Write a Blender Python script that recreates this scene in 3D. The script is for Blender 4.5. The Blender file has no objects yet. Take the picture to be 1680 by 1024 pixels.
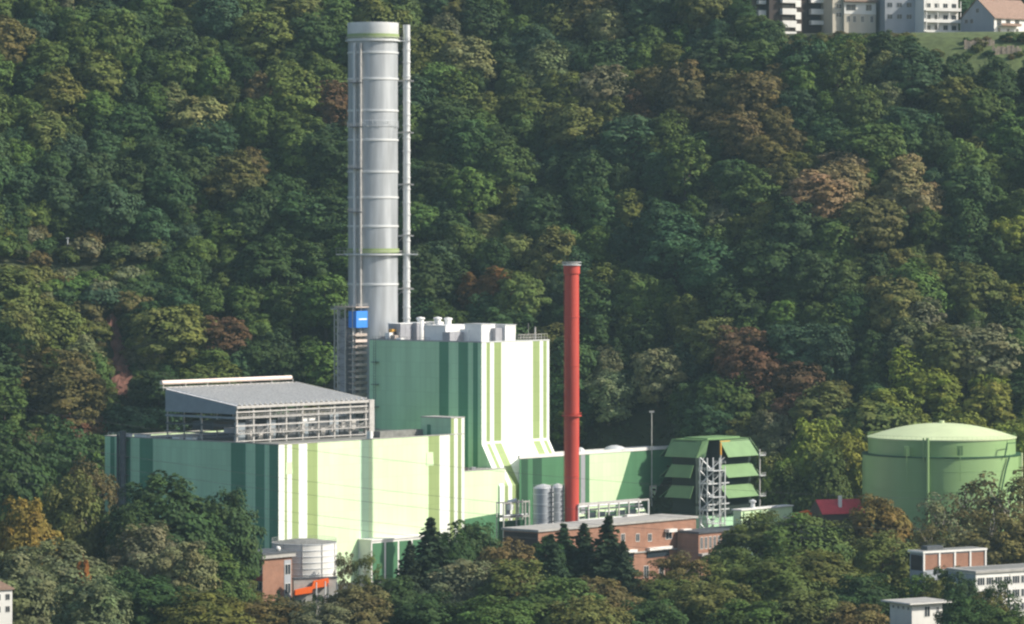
import bpy, math, random
import numpy as np
from mathutils import Vector, Matrix, noise

# ------------------------------------------------------------------ camera, sky, sun, exposure
scene = bpy.context.scene
F = 6500.0            # focal length in photograph pixels (1680 wide)
HOR = 375.0           # horizon row
CAMZ = 110.0
cd = bpy.data.cameras.new("camera"); cam = bpy.data.objects.new("camera", cd)
scene.collection.objects.link(cam); scene.camera = cam
cam.location = (0, 0, CAMZ); cam.rotation_euler = (math.radians(90), 0, 0)
cd.sensor_width = 36; cd.lens = 36 * F / 1680; cd.shift_y = -(512 - HOR) / 1680
cd.clip_start = 1; cd.clip_end = 12000

SUN_EL = math.radians(37)
SAZ = Vector((.985, -.172)).normalized()
sunv = Vector((SAZ.x * math.cos(SUN_EL), SAZ.y * math.cos(SUN_EL), math.sin(SUN_EL)))
w = bpy.data.worlds.new("World"); scene.world = w; w.use_nodes = True
nt = w.node_tree; bg = nt.nodes["Background"]
sky = nt.nodes.new("ShaderNodeTexSky"); sky.sky_type = 'NISHITA'; sky.sun_disc = False
sky.sun_elevation = SUN_EL; sky.sun_rotation = math.atan2(SAZ.x, SAZ.y)
sky.dust_density = 1.6; sky.ozone_density = .3; sky.air_density = 1.0
nt.links.new(sky.outputs[0], bg.inputs[0]); bg.inputs[1].default_value = 0.13
sl = bpy.data.lights.new("sun", 'SUN'); sl.energy = 4.6; sl.angle = math.radians(.5); sl.color = (1, .94, .84)
so = bpy.data.objects.new("sun", sl); scene.collection.objects.link(so)
so.rotation_euler = sunv.to_track_quat('Z', 'Y').to_euler()
scene.view_settings.view_transform = 'Standard'; scene.view_settings.look = 'None'
scene.view_settings.exposure = 0.30; scene.view_settings.gamma = 1
scene.cycles.filter_width = 2.3
scene.cycles.max_bounces = 5; scene.cycles.diffuse_bounces = 3; scene.cycles.volume_bounces = 0
scene.cycles.transparent_max_bounces = 8; scene.cycles.use_denoising = True
COL = scene.collection
rng = np.random.default_rng(7); random.seed(7)
PI = math.pi

# ------------------------------------------------------------------ materials
def mat(name, col, rough=.6, metal=0, var=.0, scale=.25, streak=False, bump=0, spec=.3):
    m = bpy.data.materials.new(name); m.use_nodes = True; n = m.node_tree; b = n.nodes["Principled BSDF"]
    b.inputs['Base Color'].default_value = (*col, 1); b.inputs['Roughness'].default_value = rough
    b.inputs['Metallic'].default_value = metal; b.inputs['Specular IOR Level'].default_value = spec
    if var:
        tc = n.nodes.new("ShaderNodeTexCoord"); mp = n.nodes.new("ShaderNodeMapping")
        mp.inputs['Scale'].default_value = (1, 1, .12 if streak else 1)
        nz = n.nodes.new("ShaderNodeTexNoise"); nz.inputs['Scale'].default_value = scale; nz.inputs['Detail'].default_value = 6
        rp = n.nodes.new("ShaderNodeMapRange"); rp.inputs[1].default_value = .3; rp.inputs[2].default_value = .7
        rp.inputs[3].default_value = 1 - var; rp.inputs[4].default_value = 1 + var * .6
        mx = n.nodes.new("ShaderNodeVectorMath"); mx.operation = 'SCALE'; mx.inputs[0].default_value = col
        n.links.new(tc.outputs['Object'], mp.inputs[0]); n.links.new(mp.outputs[0], nz.inputs[0])
        n.links.new(nz.outputs[0], rp.inputs[0]); n.links.new(rp.outputs[0], mx.inputs['Scale'])
        out = mx.outputs[0]
        if 'cladding' in name and 'pipe' not in name:      # sheet joints
            sx = n.nodes.new("ShaderNodeSeparateXYZ"); ad = n.nodes.new("ShaderNodeMath"); cb = n.nodes.new("ShaderNodeCombineXYZ"); br = n.nodes.new("ShaderNodeTexBrick")
            n.links.new(tc.outputs['Object'], sx.inputs[0]); n.links.new(sx.outputs[0], ad.inputs[0]); n.links.new(sx.outputs[1], ad.inputs[1])
            n.links.new(ad.outputs[0], cb.inputs[0]); n.links.new(sx.outputs[2], cb.inputs[1]); n.links.new(cb.outputs[0], br.inputs[0])
            br.offset = 0; br.inputs['Scale'].default_value = 1; br.inputs['Brick Width'].default_value = 2.4; br.inputs['Row Height'].default_value = 5.2; br.inputs['Mortar Size'].default_value = .07
            br.inputs['Color1'].default_value = (1, 1, 1, 1); br.inputs['Color2'].default_value = (.93, .94, .93, 1); br.inputs['Mortar'].default_value = (.80, .82, .80, 1)
            ml = n.nodes.new("ShaderNodeVectorMath"); ml.operation = 'MULTIPLY'; n.links.new(mx.outputs[0], ml.inputs[0]); n.links.new(br.outputs[0], ml.inputs[1]); out = ml.outputs[0]
        n.links.new(out, b.inputs['Base Color'])
        if bump:
            bp = n.nodes.new("ShaderNodeBump"); bp.inputs['Strength'].default_value = bump
            n.links.new(nz.outputs[0], bp.inputs['Height']); n.links.new(bp.outputs[0], b.inputs['Normal'])
    return m

def brickmat(name, c1, c2, mortar):
    m = bpy.data.materials.new(name); m.use_nodes = True; n = m.node_tree; b = n.nodes["Principled BSDF"]
    tc = n.nodes.new("ShaderNodeTexCoord"); mp = n.nodes.new("ShaderNodeMapping"); mp.inputs['Rotation'].default_value = (PI / 2, 0, 0)
    br = n.nodes.new("ShaderNodeTexBrick"); br.inputs['Scale'].default_value = 1.2
    br.inputs['Color1'].default_value = (*c1, 1); br.inputs['Color2'].default_value = (*c2, 1); br.inputs['Mortar'].default_value = (*mortar, 1)
    br.inputs['Mortar Size'].default_value = .012
    nz = n.nodes.new("ShaderNodeTexNoise"); nz.inputs['Scale'].default_value = .35; nz.inputs['Detail'].default_value = 5
    rp = n.nodes.new("ShaderNodeMapRange"); rp.inputs[3].default_value = .65; rp.inputs[4].default_value = 1.3
    mx = n.nodes.new("ShaderNodeVectorMath"); mx.operation = 'SCALE'
    n.links.new(tc.outputs['Object'], mp.inputs[0]); n.links.new(mp.outputs[0], br.inputs[0]); n.links.new(tc.outputs['Object'], nz.inputs[0])
    n.links.new(nz.outputs[0], rp.inputs[0]); n.links.new(br.outputs[0], mx.inputs[0]); n.links.new(rp.outputs[0], mx.inputs['Scale'])
    n.links.new(mx.outputs[0], b.inputs['Base Color']); b.inputs['Roughness'].default_value = .9
    return m

def foliage_mat():
    m = bpy.data.materials.new("foliage"); m.use_nodes = True; n = m.node_tree; b = n.nodes["Principled BSDF"]
    oi = n.nodes.new("ShaderNodeObjectInfo"); at = n.nodes.new("ShaderNodeAttribute"); at.attribute_name = "tint"
    mx = n.nodes.new("ShaderNodeVectorMath"); mx.operation = 'MULTIPLY'
    n.links.new(oi.outputs['Color'], mx.inputs[0]); n.links.new(at.outputs['Color'], mx.inputs[1])
    n.links.new(mx.outputs[0], b.inputs['Base Color']); b.inputs['Roughness'].default_value = .7
    b.inputs['Specular IOR Level'].default_value = .12
    tr = n.nodes.new("ShaderNodeBsdfTranslucent"); ms = n.nodes.new("ShaderNodeMixShader"); ms.inputs[0].default_value = .25
    n.links.new(mx.outputs[0], tr.inputs[0]); n.links.new(b.outputs[0], ms.inputs[1]); n.links.new(tr.outputs[0], ms.inputs[2])
    n.links.new(ms.outputs[0], n.nodes["Material Output"].inputs[0])
    return m

M = dict(
    mid=mat("mid green cladding", (.46, .72, .47), .55, 0, .15, .12, True),
    dark=mat("dark green cladding", (.10, .28, .17), .55, 0, .12, .12, True),
    pale=mat("pale lime cladding", (.68, .86, .52), .6, 0, .07, .12, True),
    white=mat("white cladding", (.88, .91, .82), .6, 0, .06, .12, True),
    lime=mat("lime green cladding", (.30, .385, .155), .55, 0, .08, .12, True),
    mint=mat("mint green cladding", (.62, .86, .58), .6, 0, .03, .12, True),
    sgreen=mat("grass green cladding", (.075, .20, .095), .6, 0, .12, .15, True),
    dgreen=mat("bottle green cladding", (.028, .088, .045), .6, 0, .1, .15, True),
    louvre=mat("louvre green paint", (.17, .29, .12), .5, 0, .10, .3),
    silver=mat("galvanised sheet", (.43, .45, .465), .45, .25, .28, .35, True),
    silverlt=mat("bright sheet metal", (.66, .67, .66), .45, .2, .08, .4),
    steel=mat("galvanised steel", (.52, .50, .47), .5, .2, .2, .8),
    dsteel=mat("dark steel", (.10, .11, .12), .6, .2, .2, .8),
    deckgrey=mat("corrugated grey roof", (.76, .74, .70), .6, .1, .3, 1.2),
    pinkpipe=mat("pale pipe cladding", (.80, .66, .58), .5, .1, .1, .5),
    bluegrey=mat("blue grey sheet", (.27, .31, .34), .6, .1, .1, .5),
    roofgrey=mat("gravel roof", (.22, .22, .20), .9, 0, .25, .6),
    white2=mat("white plant housing", (.88, .87, .83), .6, 0, .06, .6),
    greybox=mat("grey plant housing", (.36, .36, .38), .6, 0, .12, .6),
    yellow=mat("yellow paint", (.62, .33, .05), .6),
    blue=mat("blue panel", (.05, .25, .75), .5),
    beige=mat("beige landing", (.50, .42, .36), .8, 0, .2, 1),
    red=mat("red chimney paint", (.50, .066, .045), .6, 0, .24, .2, True),
    redroof=mat("red roof sheet", (.60, .06, .07), .6, 0, .12, .5),
    orange=mat("orange paint", (.95, .16, .02), .6),
    tankg=mat("tank green paint", (.26, .405, .17), .38, 0, .14, .08, True, 0, .5),
    dome=mat("pale tank roof", (.58, .66, .38), .6, 0, .1, .15),
    brick=brickmat("red brick", (.34, .165, .10), (.27, .125, .075), (.33, .25, .2)),
    concrete=mat("concrete", (.40, .385, .35), .85, 0, .2, .5),
    plaster=mat("white render", (.78, .76, .70), .8, 0, .10, .3, True),
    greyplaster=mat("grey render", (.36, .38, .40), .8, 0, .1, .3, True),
    cream=mat("cream render", (.55, .50, .40), .8, 0, .1, .3, True),
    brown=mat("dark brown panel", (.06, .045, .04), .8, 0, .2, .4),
    tile=mat("brown roof tiles", (.30, .20, .15), .85, 0, .25, 1.2),
    glass=mat("window glass", (.03, .04, .05), .15, 0, 0, 1, False, 0, .6),
    bark=mat("bark", (.10, .08, .06), .9, 0, .3, 1.5),
    birch=mat("pale bark", (.42, .38, .33), .9, 0, .35, 2),
    rock=mat("red rock", (.15, .07, .05), .9, 0, .5, .25, False, .6),
    stone=mat("pale stone", (.48, .38, .28), .9, 0, .3, .8),
    grass=mat("lawn grass", (.10, .13, .045), .95, 0, .35, .4),
    yard=mat("asphalt", (.06, .06, .06), .9, 0, .2, .2),
    pathm=mat("gravel path", (.16, .13, .09), .95, 0, .3, .4),
    grille=mat("dark louvre grille", (.018, .032, .026), .7), wire=mat("wire", (.08, .08, .08), .6),
    foliage=foliage_mat(),
)
def terrain_mat():
    m = mat("forest floor", (.035, .044, .018), .95, 0, .5, .08); return m
M['floor'] = terrain_mat()

# ------------------------------------------------------------------ mesh helpers
class MB:
    def __init__(s): s.v = []; s.f = []; s.m = []; s.mats = []
    def mi(s, m):
        if m not in s.mats: s.mats.append(m)
        return s.mats.index(m)
    def quad(s, a, b, c, d, m):
        i = len(s.v); s.v += [tuple(a), tuple(b), tuple(c), tuple(d)]; s.f.append((i, i+1, i+2, i+3)); s.m.append(s.mi(m))
    def poly(s, pts, m):
        i = len(s.v); s.v += [tuple(p) for p in pts]; s.f.append(tuple(range(i, i+len(pts)))); s.m.append(s.mi(m))
    def box(s, x0, x1, y0, y1, z0, z1, m):
        i = len(s.v); k = s.mi(m)
        s.v += [(x0,y0,z0),(x1,y0,z0),(x1,y1,z0),(x0,y1,z0),(x0,y0,z1),(x1,y0,z1),(x1,y1,z1),(x0,y1,z1)]
        for f in ((0,3,2,1),(4,5,6,7),(0,1,5,4),(1,2,6,5),(2,3,7,6),(3,0,4,7)):
            s.f.append(tuple(i+j for j in f)); s.m.append(k)
    def prism(s, pts, y0, y1, m):       # polygon in xz, extruded along y
        n = len(pts); i = len(s.v); k = s.mi(m)
        s.v += [(x, y0, z) for x, z in pts] + [(x, y1, z) for x, z in pts]
        s.f.append(tuple(range(i, i+n))); s.f.append(tuple(range(i+2*n-1, i+n-1, -1))); s.m += [k, k]
        for j in range(n):
            s.f.append((i+j, i+n+j, i+n+(j+1) % n, i+(j+1) % n)); s.m.append(k)
    def tube(s, p, q, r0, r1, m, n=8, caps=True):
        p = Vector(p); q = Vector(q); d = (q-p).normalized()
        a = d.orthogonal().normalized(); b = d.cross(a); i = len(s.v); k = s.mi(m)
        for c, r in ((p, r0), (q, r1)):
            for j in range(n):
                t = 2*PI*j/n; s.v.append(tuple(c + a*(r*math.cos(t)) + b*(r*math.sin(t))))
        for j in range(n):
            s.f.append((i+j, i+(j+1) % n, i+n+(j+1) % n, i+n+j)); s.m.append(k)
        if caps: s.f.append(tuple(range(i+n-1, i-1, -1))); s.f.append(tuple(range(i+n, i+2*n))); s.m += [k, k]
    def bar(s, p, q, wd, m):
        s.tube(p, q, wd*.7, wd*.7, m, 4)
    def lathe(s, prof, m, n=48, cx=0, cy=0, mats=None, caps=False):   # prof list of (r,z)
        i = len(s.v)
        for r, z in prof:
            for j in range(n):
                t = 2*PI*j/n; s.v.append((cx+r*math.cos(t), cy+r*math.sin(t), z))
        for a in range(len(prof)-1):
            k = s.mi(mats[a] if mats else m)
            for j in range(n):
                s.f.append((i+a*n+j, i+a*n+(j+1) % n, i+(a+1)*n+(j+1) % n, i+(a+1)*n+j)); s.m.append(k)
    def build(s, name, parent=None, smooth=False, loc=(0, 0, 0), rz=0):
        me = bpy.data.meshes.new(name); me.from_pydata(s.v, [], s.f)
        for m in s.mats: me.materials.append(m)
        me.polygons.foreach_set("material_index", s.m)
        if smooth:
            me.shade_smooth()
            try: me.set_sharp_from_angle(angle=math.radians(35))
            except Exception: pass
        me.update()
        o = bpy.data.objects.new(name, me); COL.objects.link(o)
        if parent: o.parent = parent
        else: o.location = loc; o.rotation_euler = (0, 0, rz)
        return o

def tag(o, label, cat, group=None, kind=None):
    o['label'] = label
    if cat: o['category'] = cat
    if group: o['group'] = group
    if kind: o['kind'] = kind
    return o
def thing(name, label, cat, loc, rz=0, group=None):
    o = bpy.data.objects.new(name, None); COL.objects.link(o); o.location = loc; o.rotation_euler = (0, 0, rz)
    return tag(o, label, cat, group)
def W(px, Y): return (px - 840) / F * Y
def Z(py, Y): return CAMZ - (py - HOR) / F * Y

class Frame:
    """horizontal frame with +x receding right, +y receding left, origin at photo column px, distance Y"""
    def __init__(s, px, Y, deg=49):
        s.a = math.radians(deg); s.o = Vector((W(px, Y), Y)); s.r = Vector((math.cos(s.a), math.sin(s.a))); s.l = Vector((-s.r.y, s.r.x))
    def P(s, u, v): return s.o + s.r*u + s.l*v
    def u(s, px, v=0):
        k = (px-840)/F; return (k*(s.o.y+v*s.l.y)-s.o.x-v*s.l.x)/(s.r.x-k*s.r.y)
    def v(s, px, u=0):
        k = (px-840)/F; return (k*(s.o.y+u*s.r.y)-s.o.x-u*s.r.x)/(s.l.x-k*s.l.y)
    def z(s, py, u, v): return Z(py, s.P(u, v).y)
    def loc(s, u=0, v=0, z=0): p = s.P(u, v); return (p.x, p.y, z)

# ------------------------------------------------------------------ terrain
def sstep(a, b, x):
    t = max(0., min(1., (x-a)/(b-a))); return t*t*(3-2*t)
def yfoot(x):
    f = 1386 + 66*sstep(-225, -85, x) - 62*sstep(-10, 140, x)
    return f
def T(x, y):
    if y < 5: return 107.5
    if y < 500: return 107.5 - 120*sstep(0, 1, (y-5)/495) if y > 60 else 107.5 - (y-5)*.34 - 0*x if False else 107.5-120*((y-5)/495)**.75
    if y < 1080: return -12.5
    d = y - yfoot(x)
    h = -12.5 + 4*sstep(1080, 1180, y) + 8.5*sstep(-14, 6, d)
    if d > -10:
        nz = noise.noise(Vector((x/95+3, y/110, 1.3)))*8 + noise.noise(Vector((x/45, y/50+9, 4.1)))*5
        ridge = 5*math.sin((x*.8 + y*.9)/52.0)
        hh = .80*max(0, d) ** 1.0 + (nz + ridge)*sstep(0, 80, d)
        # gully on the left side of the slope
        g = x + 175 + (y-1500)*.25
        hh -= 13*math.exp(-(g/26)**2)*sstep(30, 110, d)
        cap = 262 - 70*sstep(70, 105, x)
        k = 6.0
        hh = -k*math.log(math.exp(-hh/k)+math.exp(-cap/k)) if hh < cap+80 else cap
        h = h + max(0, hh) * sstep(-10, 15, d)
    return h
def ground_at(px, py, Y0=1400, Y1=1720):
    Y = Y0
    while Y < Y1:
        if T(W(px, Y), Y) >= Z(py, Y): return Y
        Y += 1.5
    return None
PATH = []
for p_ in range(-80, 300, 12):
    yy_ = ground_at(p_, 437 + 4*math.sin(p_/60.)) or 1540
    PATH.append((W(p_, yy_), yy_))
def ypath(x): return float(np.interp(x, [a for a, b in PATH], [b for a, b in PATH]))
def grid_mesh(name, xs, ys, m, dz=0):
    v = [(x, y, T(x, y)+dz) for y in ys for x in xs]; n = len(xs)
    f = [(j*n+i, j*n+i+1, (j+1)*n+i+1, (j+1)*n+i) for j in range(len(ys)-1) for i in range(n-1)]
    me = bpy.data.meshes.new(name); me.from_pydata(v, [], f); me.materials.append(m); me.shade_smooth()
    o = bpy.data.objects.new(name, me); COL.objects.link(o); return o
xs = [-1600, -1200, -900, -700, -550, -450] + list(range(-400, 401, 8)) + [450, 550, 700, 900, 1200, 1600]
ys = [-400, -100, 5, 20, 40, 60, 100, 160, 230, 310, 400, 500, 700, 900, 1000] + list(range(1080, 1850, 8)) + [1900, 2000, 2200, 2600, 3200, 4000]
g = grid_mesh("ground", xs, ys, M['floor']); g['kind'] = 'structure'
# works yard in asphalt, path on the slope
mb = MB(); YZ = -8.42
mb.poly([(-150, 1302, YZ), (130, 1302, YZ), (128, 1386, YZ), (64, 1440, YZ), (-96, 1440, YZ), (-150, 1384, YZ)], M['yard'])
o = mb.build("yard_pavement"); o['kind'] = 'structure'

# ------------------------------------------------------------------ generic builders
def stripes_x(mb, fr, v, u0, z0, z1, spec, off=0.0, loc_u=0, loc_v=0):
    """wall on plane v=const facing the camera/right, spec = [(px_end, material)...] starting from u0"""
    a = u0
    for pe, m in spec:
        b = fr.u(pe, v)
        mb.quad((a-loc_u, v-loc_v, z0), (b-loc_u, v-loc_v, z0), (b-loc_u, v-loc_v, z1), (a-loc_u, v-loc_v, z1), m); a = b
    return a
def stripes_y(mb, fr, u, v0, z0, z1, spec, loc_u=0, loc_v=0):
    a = v0
    for pe, m in spec:
        b = fr.v(pe, u)
        mb.quad((u-loc_u, b-loc_v, z0), (u-loc_u, a-loc_v, z0), (u-loc_u, a-loc_v, z1), (u-loc_u, b-loc_v, z1), m); a = b
    return a
def window(parent, x, z, wd, ht, y=0, m='plaster', axis='x', label=None, mull=1):
    """window part facing -y (axis x) or -x (axis y); frame with a pane sub-part"""
    fm = MB(); t = .12; d = .10
    def bx(b, a0, a1, d0, d1, z0, z1, mm):
        if axis == 'x': b.box(a0, a1, y+d0, y+d1, z0, z1, mm)
        else: b.box(y+d0, y+d1, a0, a1, z0, z1, mm)
    bx(fm, x-wd/2, x+wd/2, -d, -.01, z-ht/2, z-ht/2+t, M[m]); bx(fm, x-wd/2, x+wd/2, -d, -.01, z+ht/2-t, z+ht/2, M[m])
    bx(fm, x-wd/2, x-wd/2+t, -d, -.01, z-ht/2+t, z+ht/2-t, M[m]); bx(fm, x+wd/2-t, x+wd/2, -d, -.01, z-ht/2+t, z+ht/2-t, M[m])
    for k in range(1, mull+1):
        q = x-wd/2+wd*k/(mull+1); bx(fm, q-.05, q+.05, -d+.003, -.01, z-ht/2+t, z+ht/2-t, M[m])
    w_ = fm.build("window", parent)
    p = MB(); bx(p, x-wd/2+t, x+wd/2-t, -.05, -.02, z-ht/2+t, z+ht/2-t, M['glass']); p.build("pane", w_)
    return w_
def railing(mb, pts, h=1.1, step=2.5, m=None, r=.06):
    m = m or M['steel']
    for a, b in zip(pts[:-1], pts[1:]):
        a = Vector(a); b = Vector(b); n = max(1, int((b-a).length/step))
        for k in range(n+1):
            p = a.lerp(b, k/n); mb.bar(p, p+Vector((0, 0, h)), r, m)
        for hh in (h*.55, h): mb.bar(a+Vector((0, 0, hh)), b+Vector((0, 0, hh)), r, m)

# ------------------------------------------------------------------ A: main hall
FA = Frame(457, 1300); RZ = FA.a
HU = FA.u(762); HV = FA.v(172); HZ = 39.0; Z0 = -9
hall = thing("turbine_hall", "long green and pale lime striped hall with a steel roof frame on top", "power station hall", FA.loc(0, 0, 0), RZ)
mb = MB()
P_, Wh, L_, Md, Dk = M['pale'], M['white'], M['lime'], M['mid'], M['dark']
stripes_x(mb, FA, 0, 0, Z0, HZ, [(467, Wh), (471, L_), (479, Wh), (490, L_), (504, Wh), (521, L_), (590, P_), (605, M['mint']), (703, P_), (721, L_), (738, Wh), (745, L_), (751, Wh), (757, L_), (762, Wh)])
stripes_y(mb, FA, 0, 0, Z0, HZ, [(442, Dk), (434, Md), (419, Dk), (403, Md), (379, Dk), (251, Md), (229, Dk), (214, Md), (199, Dk), (188, Md), (181, Dk), (172, Md)])
mb.quad((HU, 0, Z0), (HU, HV, Z0), (HU, HV, HZ), (HU, 0, HZ), P_); mb.quad((HU, HV, Z0), (0, HV, Z0), (0, HV, HZ), (HU, HV, HZ), P_)
mb.build("wall", hall)
mb = MB(); mb.box(.05, HU-.05, .05, HV-.05, HZ-1.3, HZ-.6, M['roofgrey']); mb.build("roof", hall)
mb = MB()
for b in ((-.12, HU+.1, -.12, .3), (-.12, HU+.1, HV-.3, HV+.1)): mb.box(*b, HZ, HZ+.28, M['concrete'])
mb.box(-.12, .3, .3, HV-.3, HZ, HZ+.28, M['concrete']); mb.box(HU-.3, HU+.1, .3, HV-.3, HZ, HZ+.28, M['concrete'])
mb.build("parapet", hall)
# stair head at the right end
tu0 = FA.u(740); tv = FA.v(691, tu0); TZ = 44.6
mb = MB(); a = tu0
for pe, m in [(745, L_), (751, Wh), (757, L_), (762, Wh)]:
    b = FA.u(pe); mb.quad((a, -.01, HZ-.2), (b, -.01, HZ-.2), (b, -.01, TZ), (a, -.01, TZ), m); a = b
mb.quad((tu0, tv, HZ-1), (tu0, -.01, HZ-1), (tu0, -.01, TZ), (tu0, tv, TZ), Md)
mb.quad((a, -.01, HZ-1), (a, tv, HZ-1), (a, tv, TZ), (a, -.01, TZ), Md); mb.quad((a, tv, HZ-1), (tu0, tv, HZ-1), (tu0, tv, TZ), (a, tv, TZ), Md)
mb.box(tu0-.15, a+.15, -.15, tv+.15, TZ, TZ+.35, M['concrete'])
sh = mb.build("stair_head", hall)
mb = MB(); mb.box(tu0-.06, tu0-.01, tv-4.5, tv-2.8, HZ-.5, HZ+3.2, Dk); mb.build("door", sh)
# wall hood (small bright vents on the facade) and downpipe, exhaust stack on the left face
for px, py, s in ((474, 768, 1.6), (705, 753, 1.9)):
    u = FA.u(px); z = FA.z(py, u, 0); mb = MB(); mb.prism([(u-s, z-s*1.2), (u+s, z-s*1.2), (u+s*.8, z+s*1.2), (u-s*.8, z+s*1.2)], -.14, -.01, P_); mb.build("vent_hood", hall)
vs = FA.v(207)
mb = MB(); mb.tube((-1.6, vs, -5), (-1.6, vs, HZ+2.2), 1.15, 1.15, M['dsteel'], 14); mb.tube((-1.6, vs+2.4, 2), (-1.6, vs+2.4, HZ+1), .45, .45, M['dsteel'], 8)
for z in range(2, 40, 6): mb.box(-1.7, -.01, vs-1.5, vs+3, z, z+.3, M['dsteel'])
mb.build("exhaust_stack", hall)
mb = MB(); railing(mb, [(.6, HV-1, HZ-.6+.9), (.6, FA.v(330)+0, HZ+.3)], 1.1, 2.5, M['silverlt'])
mb.build("roof_railing", hall)
for px, wd in ((232, 6), (290, 3.5), (312, 3.5), (208, 2.5)):
    v = FA.v(px, 1.5); mb = MB(); mb.box(1, 3, v-wd/2, v+wd/2, HZ-.6, HZ+1.0, M['white2']); mb.box(.9, 3.1, v-wd/2-.1, v+wd/2+.1, HZ+1.0, HZ+1.15, M['concrete']); mb.build("roof_vent", hall)
# white mast base & long rail between steel frame and stair head
mb = MB(); u = FA.u(611); mb.box(u-.7, u+.7, .5, 2, HZ-.5, HZ+2.7, Wh); mb.build("roof_upstand", hall)
mb = MB(); mb.box(FA.u(620, 14), FA.u(690, 14), 13, 16, HZ-.6, HZ+1.5, M['roofgrey']); mb.build("roof_housing", hall)

# air cooled condenser frame on the roof (thing of its own: stands on the hall)
cu0, cv0, cu1, cv1 = 3.7, 23.1, 66.4, 56.0; RB = HZ-.6
cond = thing("roof_steel_frame", "open galvanised steel frame with sloping grey roof on the long striped hall", "cooling frame", FA.loc(cu0, cv0, RB), RZ)
LU = cu1-cu0; LV = cv1-cv0; fz = 51-RB-.6; bz = 55.2-RB
mb = MB()
for i in range(26):                                   # corrugated sheet roof: ridged strips, rib light and dark put into the colours
    a = -1+(LU+1.5)*i/26; b = -1+(LU+1.5)*(i+1)/26; c = (a+b)/2
    mb.quad((a, -1, fz+.5), (c, -1, fz+1.15), (c, LV, bz+1.15), (a, LV, bz+.5), M['deckgrey']); mb.quad((c, -1, fz+1.15), (b, -1, fz+.5), (b, LV, bz+.5), (c, LV, bz+1.15), M['steel']); mb.box(c-.12, c+.12, -1.1, -.9, fz+.9, fz+1.5, M['plaster'])
    mb.quad((c-.32, -1, fz+1.2), (c+.32, -1, fz+1.2), (c+.32, LV, bz+1.2), (c-.32, LV, bz+1.2), M['plaster'])
mb.box(-1, LU+.5, -1.2, -1.02, fz-.3, fz+.6, M['steel'])
mb.build("roof", cond)
mb = MB(); mb.prism([(0, 0)], 0, 0, M['steel']) if False else None
mb.quad((-1.05, LV, fz-2.2), (-1.05, -.8, fz-2.2), (-1.05, -.8, fz+.45), (-1.05, LV, bz+.45), M['bluegrey'])
mb.quad((LU+.55, -.8, fz-2.2), (LU+.55, LV, fz-2.2), (LU+.55, LV, bz+.45), (LU+.55, -.8, fz+.45), M['bluegrey'])
mb.build("side_panel", cond)
mb = MB(); mb.tube((-2, LV+1, bz+2.7), (LU-2, LV+1, bz+2.7), .75, .75, M['pinkpipe'], 12); mb.build("ridge_pipe", cond, True)
mb = MB()
for i in range(7):
    u = LU*i/6; mb.bar((u-1, LV+1, bz), (u-1, LV+1, bz+2.2), .22, M['steel'])
mb.box(-2, LU-2, LV+.2, LV+1.8, bz+.9, bz+1.2, M['steel'])
mb.build("pipe_support", cond)
for i in range(9):
    mb = MB(); u = LU*i/8
    mb.box(u-.28, u+.28, -.3, .3, 0, fz, M['steel']); mb.box(u-.2, u+.2, LV-.2, LV+.2, 0, bz, M['steel'])
    if i % 2 == 0: mb.box(u-.2, u+.2, LV/2-.2, LV/2+.2, 0, (fz+bz)/2-.2, M['steel'])
    if i < 8:
        n = u+LU/8; s = 1 if i % 2 else -1
        mb.bar((u+.2, 0, 1.6 if s > 0 else 5.2), (n-.2, 0, 5.2 if s > 0 else 1.6), .13, M['steel'])
        mb.bar((u+.3, LV, 1.6), (n-.3, LV, 6), .13, M['steel'])
    mb.build("column", cond)
for k, (z, hgt) in enumerate(((.6, .35), (3.0, .45), (5.6, .5), (8.2, .7), (10.2, .5))):
    mb = MB(); mb.box(-.9, LU+.9, -.62, -.32, z, z+hgt, M['steel']); mb.box(-.9, -.6, -.3, LV+.2, z, z+hgt, M['dsteel'] if z < 7 else M['bluegrey'])
    mb.box(-.6, LU+.6, LV+.25, LV+.55, z, z+hgt, M['dsteel']); mb.box(LU+.6, LU+.9, -.3, LV+.2, z, z+hgt, M['steel']); mb.build("beam", cond)
mb = MB(); railing(mb, [(-.8, -1.4, 3.4), (LU+.9, -1.4, 3.4)], 1.1, 2.0, M['steel'], .08); railing(mb, [(-.8, -1.4, 8.7), (LU+.9, -1.4, 8.7)], 1.0, 2.0, M['steel'], .07); mb.box(-.9, LU+.9, -1.5, -.65, 3.1, 3.3, M['steel']); mb.build("walkway", cond)
for i in range(6):                                    # fan units hanging inside
    mb = MB(); u = LU*(i+.5)/6; mb.lathe([(1.2, 2.2), (3.8, 3.4), (3.8, 5), (0.3, 5.0)], M['greybox'], 20, u, 6); mb.build("fan_housing", cond, True)
mb = MB(); mb.box(LU*.55, LU*.86, 3, 12, 4.2, 7.4, M['white2']); mb.box(3, LU*.5, 14, 24, 3.8, 6.8, M['dsteel']); mb.build("plant_box", cond)
for i in range(12):  # dark screens added behind the beams to shade the inside of the frame
    mb = MB(); a = 1+i*(LU-2)/12; hh = random.uniform(5.5, 9.5); mb.box(a, a+(LU-2)/12-random.uniform(.2, 1.2), 1.6, 2.2, .8, hh, M['dsteel'] if i % 3 else M['bluegrey']); mb.box(a+.5, a+2.5, 1.2, 1.55, 1+random.uniform(0, 3), 3+random.uniform(0, 3), M['steel']); mb.build("shade_screen", cond)
# right stair column of the frame
mb = MB(); mb.box(LU+1, LU+3.4, -1, 2, 0, fz+.6, M['steel']); mb.box(LU+3.4, LU+3.6, -1, 2, 0, 8, M['dsteel']); mb.build("end_tower", cond)

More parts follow.
